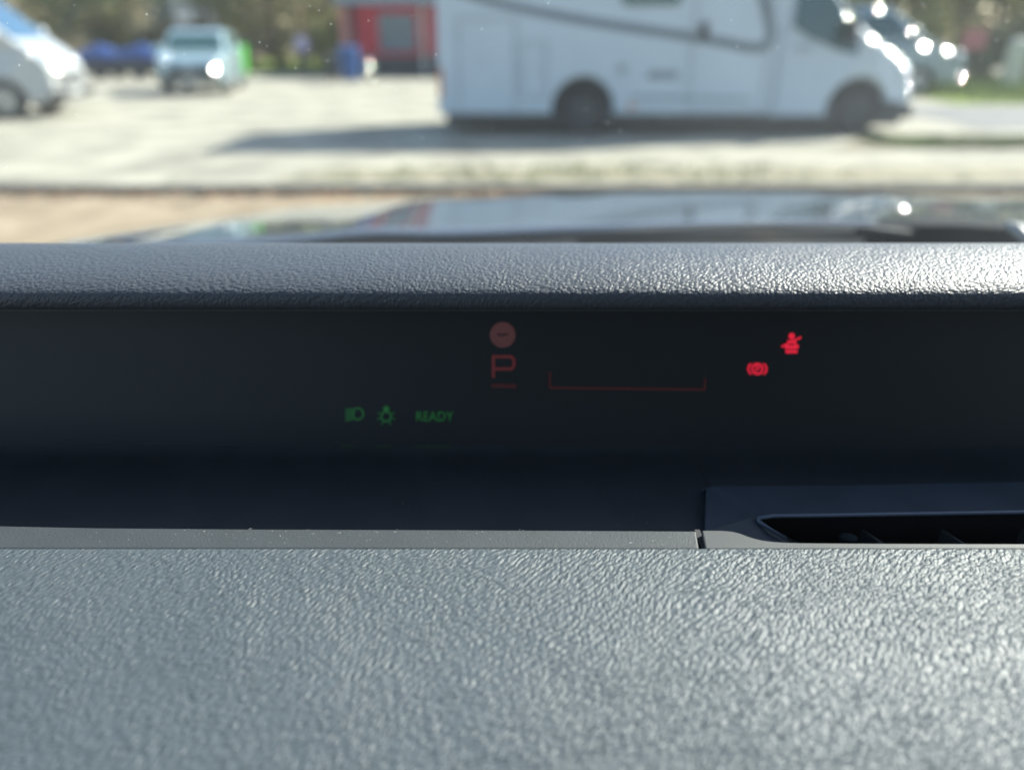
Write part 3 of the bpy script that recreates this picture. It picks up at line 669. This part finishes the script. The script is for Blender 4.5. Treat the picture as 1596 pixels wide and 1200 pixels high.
# windscreen of the cab
bm = BM(); P = [Vector(p) for p in ((6.15, -.86, 1.535), (6.15, .86, 1.535), (5.66, .80, 2.07), (5.66, -.80, 2.07))]; plate(bm, [p + Vector((.03, 0, .03)) for p in P], .02); obj('cab_windscreen', bm, M['glass'], mh)
def ribbon(name, pts, wd, m, out):
    pts = smooth_poly(pts, 3)
    for s in (-1, 1):
        bm = BM(); pr = None
        for i, (x, z) in enumerate(pts):
            a = Vector(pts[max(0, i - 1)]); b = Vector(pts[min(len(pts) - 1, i + 1)]); d = (b - a).normalized(); nn = Vector((-d.y, d.x)) * (wd[0] + (wd[1] - wd[0]) * i / len(pts)) / 2
            q = []
            for k in (1, -1):
                X, Zz = x + nn.x * k, z + nn.y * k; q.append(bm.verts.new((X, s * (H * (1 - .02 * max(0, Zz - 1)) + out), Zz)))
            if pr: bm.faces.new((pr[0], q[0], q[1], pr[1]))
            pr = q
        o = obj(name, bm, m, mh); mod = o.modifiers.new('s', 'SOLIDIFY'); mod.thickness = .004; mod.offset = 0
stripe = [(sx(x), sz(y)) for x, y in ((700, -14), (745, 3), (790, 14), (860, 28), (950, 43), (1040, 55), (1110, 66), (1158, 76), (1180, 70), (1176, 40), (1160, 0), (1150, -40))]
ribbon('side_stripe', stripe, (.10, .15), mat('stripe_grey', (.13, .165, .19), .5, var=.05), .005)
def frame(name, x0, x1, z0, z1, wd=.018, m=None):
    for s in (-1, 1):
        bm = BM(); yy = s * (H + .004)
        for c, ss in (((x0 + x1) / 2, z0), (x1 - x0, wd)), (((x0 + x1) / 2, z1), (x1 - x0, wd)), ((x0, (z0 + z1) / 2), (wd, z1 - z0 - wd)), ((x1, (z0 + z1) / 2), (wd, z1 - z0 - wd)):
            box(bm, (c[0], yy, c[1]), (ss[0], .012, ss[1]))
        obj(name, bm, m or M['midgrey'], mh)
frame('locker_door', sx(718), sx(803), sz(172), sz(32)); frame('locker_door', sx(812), sx(848), sz(148), sz(66), .014)
frame('entrance_door', sx(1065), sx(1178), sz(168), 2.15, .016)
side('side_window', [(sx(957), 2.3), (sx(957), 1.80), (sx(962), sz(14)), (sx(1038), sz(14)), (sx(1043), 1.82), (sx(1043), 2.3)], M['glass'], out=.02, th=.03)
side('side_window', [(.5, 1.95), (.5, 2.35), (1.3, 2.35), (1.3, 1.95)], M['glass'], out=.02, th=.03)
side('door_lock', [(sx(1074), sz(63)), (sx(1074), sz(38)), (sx(1086), sz(38)), (sx(1086), sz(63))], M['plastic'], out=.03, th=.04)
side('vent_grille', [(sx(1002), sz(120)), (sx(1002), sz(108)), (sx(1048), sz(108)), (sx(1048), sz(120))], mat('vent_grey', (.22, .26, .29), .6), out=.008)
side('service_flap', [(sx(955), sz(112)), (sx(955), sz(98)), (sx(970), sz(98)), (sx(970), sz(112))], M['midgrey'], out=.008)
side('side_marker', [(sx(975), sz(164)), (sx(975), sz(158)), (sx(986), sz(158)), (sx(986), sz(164))], M['amber'], out=.012)
side('skirt_moulding', [(sx(975), sz(150)), (sx(985), sz(144)), (sx(1160), sz(148)), (sx(1160), sz(153))], mat('moulding_grey', (.25, .30, .33), .6), out=.014)
side('tail_light', [(.02, .55), (.02, .95), (.07, .95), (.07, .55)], M['amber'], out=.012)
bm = BM()
box(bm, (3.55, -.8, .25), (.65, .5, .24)); box(bm, (3.6, 0, .42), (6.4, 1.5, .2)); box(bm, (4.6, -.85, .27), (.5, .35, .16)); box(bm, (.9, 0, .34), (1.6, 1.2, .12))
box(bm, (3.55, 0, .31), (6.9, 2.06, .34)); box(bm, (2.16, 0, .62), (.98, 1.9, .75)); box(bm, (6.30, 0, .62), (.95, 1.7, .72))  # full-length dark slab added to shade the gap under the body; then arch liners
obj('chassis_and_shade_slab', bm, M['darksteel'], mh, bevel=.03)
bm = BM(); box(bm, (7.1, 0, .33), (.3, 1.75, .22)); obj('front_bumper', bm, M['plastic'], mh, bevel=.05, seg=3)
for s in (-1, 1):
    for x in (2.16, 6.30): wheel(mh, x, s * (H - .20 if x < 3 else .93), .35, .22, M['darkrim'], s)
    bm = BM(); ball(bm, (6.93, s * .78, .86), (.20, .12, .13)); obj('headlight', bm, M['lamp'], mh, smooth=True)
    bm = BM(); box(bm, (5.95, s * 1.22, 1.45), (.12, .22, .34)); obj('door_mirror', bm, M['plastic'], mh, bevel=.04, seg=3)
    bm = BM(); box(bm, (5.36, s * 1.055, 1.22), (.2, .03, .045)); obj('door_handle', bm, M['midgrey'], mh, bevel=.01)
    bm = BM(); box(bm, (5.04, s * 1.052, .95), (.012, .012, 1.2)); obj('door_seam', bm, M['midgrey'], mh)
bm = BM()
for k in range(5): box(bm, (7.16, 0, .6 + k * .05), (.06, .9, .025))
obj('grille', bm, M['plastic'], mh)
mh.location = (-1.10, 12.98, 0)

# ---- trailers under blue tarpaulins
def trailer(label, px, py, Wd, rz):
    g = ground(px, py); t = thing('covered_trailer', label, 'trailer', (0, 0, 0), 0, 'trailers under blue tarpaulins')
    bm = BM(); box(bm, (0, 0, .52), (Wd, 1.4, .5)); obj('box_body', bm, M['darksteel'], t, bevel=.03)
    bm = BM(); n = 12; a = []
    for i in range(n + 1):
        x = -Wd / 2 - .03 + (Wd + .06) * i / n; rise = .42 * (1 - abs(i / n - .42) * 1.35)
        row = [bm.verts.new((x, y, z)) for y, z in ((-.74, .66), (-.72, .80), (-.35, .80 + rise * .75 + .03 * noise.noise(Vector((x * 3, 1, 0)))), (0, .82 + rise), (.35, .80 + rise * .75), (.72, .80), (.74, .66))]
        a.append(row)
    for i in range(n):
        for j in range(6): bm.faces.new((a[i][j], a[i + 1][j], a[i + 1][j + 1], a[i][j + 1]))
    bm.faces.new(a[0]); bm.faces.new(a[-1]); obj('tarpaulin', bm, M['bluetarp'], t, smooth=False, bevel=.03)
    bm = BM(); tube(bm, [(Wd / 2, 0, .4), (Wd / 2 + .9, 0, .4)], .04); obj('drawbar', bm, M['darksteel'], t)
    for s in (-1, 1): wheel(t, 0, s * .8, .3, .16, M['darkrim'], s)
    t.location = (g.x, g.y + .7, 0); t.rotation_euler = (0, 0, rz)
trailer('dark trailer under a peaked blue tarpaulin beside the white van', 158, 124, 1.7, R(3))
trailer('longer blue covered dark trailer beside the icy blue car', 224, 124, 2.1, R(-4))

# ---- bins
def bin_(name, label, px, py, m, W=.56, Hh=1.02):
    g = ground(px, py); t = thing(name, label, 'bin', (0, 0, 0), 0, 'wheeled bins standing on the lot')
    bm = BM(); bmesh.ops.create_cube(bm, size=1)
    for v in bm.verts:
        k = .82 if v.co.z < 0 else 1; v.co = Vector((v.co.x * W * k, v.co.y * .62 * k, .08 + (v.co.z + .5) * Hh * .9))
    obj('container', bm, m, t, bevel=.03)
    bm = BM(); box(bm, (0, -.02, Hh * .9 + .115), (W * 1.08, .70, .06), Matrix.Rotation(R(5), 4, 'X')); obj('lid', bm, m, t, bevel=.025)
    for s in (-1, 1):
        bm = BM(); cyl(bm, (s * W * .38, .22, .1), .1, .05, 'X', 16); obj('wheel', bm, M['tyre'], t)
    bm = BM(); tube(bm, [(-W * .4, .36, Hh * .93), (W * .4, .36, Hh * .93)], .015); obj('handle', bm, m, t)
    t.location = (g.x, g.y, 0)
bin_('wheelie_bin', 'bright blue wheeled bin in front of the red building', 547, 129, M['bluebin'], .62, 1.1)
bin_('wheelie_bin', 'dark grey wheeled bin left of the blue one', 523, 127, M['darksteel'], .55, .8)
bin_('wheelie_bin', 'bright green wheeled bin behind the icy blue car', 375, 120, M['greenbin'], .62, 1.1)
g = ground(577, 126)  # bollard added to carry the sun glints at this spot
bl = thing('bollard', 'short steel bollard by the blue bin, added so its domed cap carries a sun glint', 'bollard'); bm = BM(); cyl(bm, (0, 0, .3), .06, .6); obj('post', bm, M['darksteel'], bl)
bm = BM(); ball(bm, (0, 0, .66), (.09, .09, .08)); obj('cap', bm, M['chrome'], bl, smooth=True); bl.location = (g.x, g.y, 0)

# ---- red building
rb = thing('red_kiosk', 'low red clad building with grey fascia and one wide window', 'building')
bx0, bx1, bd = 0, 9.0, 6.0
bm = BM(); box(bm, (4.5, 3, 1.68), (9, 6, 1.86)); obj('wall', bm, M['red'], rb)
bm = BM(); box(bm, (4.5, 3, .375), (9.02, 6.02, .75)); obj('plinth', bm, M['darksteel'], rb)
bm = BM(); box(bm, (4.6, 2.9, 2.95), (9.5, 6.7, .68)); obj('fascia', bm, M['fascia'], rb)
bm = BM(); box(bm, (4.6, 2.9, 3.34), (9.7, 6.9, .1)); obj('roof', bm, M['darksteel'], rb)
bm = BM(); box(bm, (-.06, 3, 1.4), (.1, 5.9, 2.4)); obj('side_cladding', bm, M['palered'], rb)
bm = BM(); box(bm, (.12, -.03, 1.5), (.26, .08, 2.2)); obj('door', bm, M['palered'], rb)
bm = BM(); tube(bm, [(.42, -.1, 2.6), (.42, -.1, .1)], .10, 10); obj('downpipe', bm, M['darksteel'], rb, smooth=True)
for x0, x1 in ((1.55, 2.85), (5.2, 7.4)):
    bm = BM()
    box(bm, ((x0 + x1) / 2, -.04, 2.24), (x1 - x0 + .14, .1, .08)); box(bm, ((x0 + x1) / 2, -.04, .98), (x1 - x0 + .14, .1, .08))
    for xx in (x0 - .03, (x0 + x1) / 2 + .1, x1 + .03): box(bm, (xx, -.045, 1.61), (.07, .1, 1.18))
    fr_ = obj('window', bm, M['fascia'], rb)
    bm = BM(); box(bm, ((x0 + x1) / 2, -.01, 1.61), (x1 - x0, .04, 1.2)); obj('pane', bm, mat('shop_glass', (.10, .14, .17), .1, var=.2), fr_)
bm = BM(); box(bm, (3.25, -.12, 1.3), (.14, .1, 2.55)); obj('post', bm, M['stone'], rb)
g = ground(540, 119); rb.location = (g.x, g.y, 0)

# ---- grey house far left
hs = thing('house', 'grey blue rendered house far behind the trees on the left', 'house')
bm = BM(); box(bm, (0, 4, 2.8), (9, 8, 5.6)); obj('wall', bm, M['wall'], hs)
bm = BM(); prism(bm, [(-5, 5.6), (5, 5.6), (0, 8.6)], -.5, 8.5); obj('roof', bm, M['roof'], hs)
for x in (-2.8, 0, 2.8):
    for z in (1.5, 4.1):
        bm = BM(); box(bm, (x, -.03, z), (1.3, .1, 1.3)); f_ = obj('window', bm, M['fascia'], hs)
        bm = BM(); box(bm, (x, -.06, z), (1.1, .08, 1.1)); obj('pane', bm, M['glass'], f_)
hs.location = (-27.8, 57, 0)

# ---- person
pr = thing('person', 'person in a pale lilac jacket and dark trousers on the far grass edge', 'person')
def skin_obj(name, pts, edges, rads, m, parent, root=0):
    me = bpy.data.meshes.new(name); me.from_pydata(pts, edges, []); o = bpy.data.objects.new(name, me); COL.objects.link(o); me.materials.append(m)
    o.parent = parent; md = o.modifiers.new('skin', 'SKIN')
    for i, r_ in enumerate(rads): me.skin_vertices[0].data[i].radius = (r_, r_ * .85)
    me.skin_vertices[0].data[root].use_root = True; md.use_smooth_shade = True
    s_ = o.modifiers.new('sub', 'SUBSURF'); s_.levels = 1; s_.render_levels = 2; return o
P = [(0, 0, .95), (0, 0, 1.15), (0, 0, 1.36), (0, 0, 1.47), (0, -.01, 1.53), (0, -.02, 1.62), (0, -.01, 1.69),
     (.19, 0, 1.38), (.25, .02, 1.12), (.22, -.12, .92), (-.19, 0, 1.38), (-.25, .04, 1.12), (-.24, .0, .88),
     (.10, 0, .90), (.11, -.04, .50), (.12, .02, .10), (.12, -.12, .05), (-.10, 0, .90), (-.11, .06, .50), (-.12, .16, .10), (-.12, .04, .05),
     (.21, -.17, .85), (-.24, -.03, .80)]
Ed = [(0, 1), (1, 2), (2, 3), (3, 4), (4, 5), (5, 6), (2, 7), (7, 8), (8, 9), (9, 21), (2, 10), (10, 11), (11, 12), (12, 22), (0, 13), (13, 14), (14, 15), (15, 16), (0, 17), (17, 18), (18, 19), (19, 20)]
Rd = [.14, .13, .14, .06, .06, .095, .07, .06, .045, .032, .06, .045, .032, .09, .06, .045, .035, .09, .06, .045, .035, .03, .03]
skin_obj('body', P, Ed, Rd, M['skin'], pr)
skin_obj('jacket', [(0, 0, .88), (0, 0, 1.12), (0, 0, 1.36), (0, 0, 1.46), (.2, 0, 1.38), (.26, .02, 1.12), (.23, -.11, .94), (-.2, 0, 1.38), (-.26, .04, 1.12), (-.25, .0, .9)], [(0, 1), (1, 2), (2, 3), (2, 4), (4, 5), (5, 6), (2, 7), (7, 8), (8, 9)], [.185, .175, .18, .09, .085, .068, .055, .085, .068, .055], M['lilac'], pr)
skin_obj('trousers', [(0, 0, .93), (.10, 0, .86), (.11, -.04, .50), (.12, .02, .12), (-.10, 0, .86), (-.11, .06, .50), (-.12, .16, .12)], [(0, 1), (1, 2), (2, 3), (0, 4), (4, 5), (5, 6)], [.165, .11, .085, .07, .11, .085, .07], M['trousers'], pr)
bm = BM(); ball(bm, (0, .01, 1.67), (.1, .11, .11)); obj('hair', bm, M['hair'], pr, smooth=True)
g = ground(476, 120); pr.location = (g.x, g.y, 0); pr.rotation_euler = (0, 0, R(40))

# ---- sign and stone post right of the road
g = ground(1500, 135); sg = thing('notice_board', 'small faded red notice board on a post among bushes, far right', 'sign'); 
bm = BM(); cyl(bm, (0, 0, .7), .04, 1.4); obj('post', bm, M['darksteel'], sg); bm = BM(); box(bm, (0, -.06, 1.35), (.75, .05, .6)); obj('board', bm, M['pinksign'], sg, bevel=.01); sg.location = (g.x, g.y, 0)
g = ground(1572, 135); sp_ = thing('stone_post', 'pale stone gatepost with domed top at the far right', 'post')
bm = BM(); box(bm, (0, 0, .6), (.45, .45, 1.2)); obj('shaft', bm, M['stone'], sp_, bevel=.03); bm = BM(); ball(bm, (0, 0, 1.22), (.27, .27, .18)); obj('cap', bm, M['stone'], sp_, smooth=True); sp_.location = (g.x, g.y, 0)

# ------------------------------------------------------------------ chrome studs added only to throw sun glints, seated on the bodywork
bpy.context.view_layer.update()
DG = bpy.context.evaluated_depsgraph_get()
def root_of(o):
    while o.parent: o = o.parent
    return o
def seat_on(parent, px, py, near, lift):
    o0 = Vector((0, 0, CZ))
    for r_ in range(0, 60, 2):
        for a in range(1 if r_ == 0 else 16):
            d = ray(px + r_ * math.cos(a * .3927), py + r_ * math.sin(a * .3927)).normalized()
            ok, loc, nor, idx, ob, mt = S.ray_cast(DG, o0 + d * near, d)
            if ok and root_of(bpy.data.objects[ob.name]).name == parent.name:
                p = loc - d * lift
                if parent is not own and S.ray_cast(DG, p + to_sun * .02, to_sun)[0]: continue      # only where the sun reaches the bodywork
                return loc - d * min(.01, near * .002)
    return None
def glint(name, parent, px, py, near, Rc):
    """an added domed chrome stud whose face takes in the direction that mirrors the sun to where the photographer sits"""
    P = seat_on(parent, px, py, near, Rc * .14)
    if P is None: print('no seat for', name, px, py); return
    T = parent.matrix_world.inverted(); P = P + (Vector((0, 0, CZ)) - P).normalized() * Rc * .14
    v = (Vector((0, 0, CZ)) - P).normalized(); h = (v + to_sun).normalized(); a = h.orthogonal().normalized(); b = h.cross(a)
    bm = BM(); C = P - h * Rc; rows = []
    for i in range(1, 7):
        th = R(8) * i / 6
        rows.append([bm.verts.new(C + (h * math.cos(th) + (a * math.cos(f) + b * math.sin(f)) * math.sin(th)) * Rc) for f in [6.28318 * k / 20 for k in range(20)]])
    top = bm.verts.new(P); base = bm.verts.new(P - v * Rc * .30 - h * Rc * .02)   # a stem that runs back into the bodywork
    for k in range(20):
        bm.faces.new((top, rows[0][k], rows[0][(k + 1) % 20])); bm.faces.new((base, rows[-1][(k + 1) % 20], rows[-1][k]))
        for i in range(5): bm.faces.new((rows[i][k], rows[i + 1][k], rows[i + 1][(k + 1) % 20], rows[i][(k + 1) % 20]))
    bm.transform(T)
    return obj(name, bm, M['chrome'], parent, smooth=True)
glint('bonnet_glint_stud', own, 1410, 325, .92, .022); glint('bonnet_glint_stud', own, 1347, 328, .92, .006)
glint('lamp_glint_stud', cc, 335, 108, 15, .62); glint('mirror_glint_stud', cc, 262, 84, 15, .14)
glint('lamp_glint_stud', wv, 48, 86, 10, .11); glint('nose_glint_stud', wv, 88, 108, 10, .25)
for q in (('roof_glint_stud', 1370, 24, .42), ('mirror_glint_stud', 1420, 51, .36), ('nose_glint_stud', 1438, 80, .9), ('lamp_glint_stud', 1467, 104, .5), ('bumper_glint_stud', 1470, 116, .28), ('bumper_glint_stud', 1485, 124, .2)): glint(q[0], sv, q[1], q[2], 15, q[3])
for q in ((1312, 34, .16), (1362, 62, .34), (1388, 74, .30), (1400, 88, .18), (1406, 138, .12)): glint('cab_glint_stud', mh, q[0], q[1], 9, q[2])
for q in ((577, 103, .34), (577, 119, .2)): glint('post_glint_stud', bl, q[0], q[1], 20, q[2])

# ------------------------------------------------------------------ trees and bushes
def crown(bm, c, rad, n, size, rr, lobes=7):
    L = [(Vector(c), 1.0)]
    for _ in range(lobes):
        d = Vector((rr.gauss(0, 1), rr.gauss(0, 1), rr.gauss(0, .8))).normalized()
        L.append((Vector(c) + Vector((d.x * rad[0], d.y * rad[1], d.z * rad[2])) * rr.uniform(.35, .75), rr.uniform(.3, .55)))
    for _ in range(n):
        cc, s = rr.choice(L); d = Vector((rr.gauss(0, 1), rr.gauss(0, 1), rr.gauss(0, 1))).normalized() * (rr.random() ** .45)
        p = cc + Vector((d.x * rad[0], d.y * rad[1], d.z * rad[2])) * s * .9
        q = Matrix.Rotation(rr.uniform(0, 6.28), 3, 'Z') @ Matrix.Rotation(rr.uniform(0, 3.1), 3, 'X'); k = size * rr.uniform(.5, 1.3)
        v = [bm.verts.new(p + q @ Vector(a) * k) for a in ((-1, 0, 0), (-.2, -.5, .15), (1, 0, 0), (-.2, .5, .15))]; bm.faces.new(v)
def tree_proto(seed, leafm, hgt=8.5, thin=False):
    rr = random.Random(seed); t = thing('tree', 'x', 'tree')
    bm = BM(); lean = rr.uniform(-.3, .3); base = [(0, 0, -.1), (lean * .2, 0, hgt * .18), (lean * .5, .1, hgt * .4), (lean, .1, hgt * .75)]
    tube(bm, base, [.19, .14, .11, .03], 8)
    for k in range(9):
        z = hgt * rr.uniform(.14, .62); a = rr.uniform(0, 6.28); ln = hgt * rr.uniform(.2, .36); s = Vector((lean * z / hgt, .05, z))
        tube(bm, [s, s + Vector((math.cos(a), math.sin(a), .5)) * ln * .5, s + Vector((math.cos(a) * 1.0, math.sin(a) * 1.0, .95)) * ln], [.06, .04, .012], 5)
    obj('trunk', bm, M['bark'], t, smooth=True)
    bm = BM(); crown(bm, (lean, 0, hgt * .52), (hgt * .34, hgt * .34, hgt * .46), 1500 if thin else 3200, .16, rr, 9); obj('crown', bm, leafm, t)
    return t
def bush_proto(seed, leafm, name='bush'):
    rr = random.Random(seed); t = thing(name, 'x', 'bush')
    bm = BM()
    for k in range(9):
        a = rr.uniform(0, 6.28); tube(bm, [(0, 0, 0), (math.cos(a) * .4, math.sin(a) * .4, .9), (math.cos(a) * .9, math.sin(a) * .9, 1.7)], [.04, .025, .01], 5)
    obj('stem', bm, M['bark'], t)
    bm = BM(); crown(bm, (0, 0, 1.1), (1.6, 1.3, 1.15), 2600, .10, rr, 8); obj('foliage', bm, leafm, t)
    return t
def dup(src, loc, rz, sc, label, group):
    c = src.copy(); COL.objects.link(c)
    for ch in src.children:
        d = ch.copy(); COL.objects.link(d); d.parent = c
    c.location = loc; c.rotation_euler = (0, 0, rz); c.scale = (sc, sc, sc); c['label'] = label; c['group'] = group; return c
protos = [(tree_proto(1, M['leafolive']), 'olive'), (tree_proto(2, M['leafbrown'], thin=True), 'brown'), (tree_proto(3, M['leafdark']), 'dark')]
used = set()
spots = [  # px, Y, kind, scale, words
 (25, 40, 1, 1.0, 'bare brown tree above the roof of the white people carrier'), (95, 44, 0, 1.0, 'olive tree over the nose of the white people carrier'),
 (150, 39, 2, .8, 'dark tree behind the first blue covered trailer'), (200, 47, 1, 1.0, 'brown bare tree between the two covered trailers'),
 (325, 40, 2, .95, 'dark leafy tree straight above the icy blue car'), (385, 46, 0, 1.1, 'olive tree right of the icy blue car'),
 (430, 41, 1, 1.0, 'thin brown tree left of the person in lilac'), (475, 47, 0, 1.1, 'broad olive tree behind the person in lilac'),
 (520, 42, 1, 1.0, 'brown tree next to the red building'), (600, 52, 2, 1.2, 'dark tree behind the roof of the red building'),
 (720, 55, 0, 1.2, 'olive tree hidden behind the rear of the motorhome'), (900, 50, 1, 1.2, 'brown tree behind the middle of the motorhome'), (1130, 48, 2, 1.2, 'dark tree behind the cab of the motorhome'),
 (1350, 36, 0, 1.0, 'olive tree above the silver van with glints'), (1430, 34, 2, 1.0, 'dark tree right above the nose of the silver van'),
 (1490, 38, 1, 1.0, 'brown tree behind the faded red notice board'), (1545, 33, 2, .9, 'dark tree between notice board and stone gatepost'), (1600, 37, 0, 1.0, 'olive tree at the right edge behind the gatepost')]
for px, Y, k, s, lab in spots:
    x = (px - 798) / F * (Y / 1.1); src = protos[k][0]
    if k in used: dup(src, (x, Y, 0), rnd.uniform(0, 6.28), s * rnd.uniform(.92, 1.1), lab, 'trees around the lot')
    else:
        used.add(k); src.location = (x, Y, 0); src.scale = (s,) * 3; src['label'] = lab; src['group'] = 'trees around the lot'
bp = [bush_proto(11, M['leafolive']), bush_proto(12, M['leafdark']), bush_proto(13, M['leafbrown'])]
used = set()
bs = [(20, 33, 0, 'olive bush behind the white people carrier'), (110, 36, 2, 'brown bush above the nose of the white people carrier'), (165, 40, 0, 'olive bush behind the first blue trailer'), (240, 42, 1, 'dark bush behind the longer blue trailer'),
      (300, 40, 2, 'brown bush behind the roof of the icy blue car'), (345, 38, 1, 'dark bush just right of the icy blue car roof'), (400, 41, 2, 'brown bush left of the person in lilac'), (445, 42, 0, 'olive bush touching the person in lilac on the left'),
      (500, 40, 2, 'brown bush between the person in lilac and the red building'), (530, 39, 0, 'olive bush at the corner of the red building'), (1395, 29, 1, 'dark bush behind the nose of the silver van'), (1450, 30, 0, 'olive bush behind the glinting silver van front'),
      (1520, 29, 1, 'dark bush between the red notice board and stone gatepost'), (1545, 31, 2, 'brown bush left of the stone gatepost'), (1600, 29, 1, 'dark bush at the right edge beside the gatepost'), (1640, 32, 0, 'olive bush beyond the right edge'), (-40, 34, 1, 'dark bush beyond the left edge')]
for px, Y, k, lab in bs:
    x = (px - 798) / F * (Y / 1.09); s = rnd.uniform(.85, 1.3); src = bp[k]
    if k in used: dup(src, (x, Y, 0), rnd.uniform(0, 6.28), s, lab, 'bushes around the lot')
    else:
        used.add(k); src.location = (x, Y, 0); src.scale = (s,) * 3; src['label'] = lab; src['group'] = 'bushes around the lot'
# far wood that closes the view
rr = random.Random(5); bm = BM()
for i in range(70):
    a = R(-62 + 124 * i / 69); d = rr.uniform(62, 72); crown(bm, (math.sin(a) * d * 1.1, math.cos(a) * d + 3, 4.5), (3.6, 2.5, 5.5), 700, .42, rr, 6)
fw = obj('woodland', bm, mat('far_wood', (.36, .34, .20), .9, var=.5, scale=.15, spec=.1)); tag(fw, 'brown olive wood closing the view far beyond the lot', 'woodland', kind='stuff')
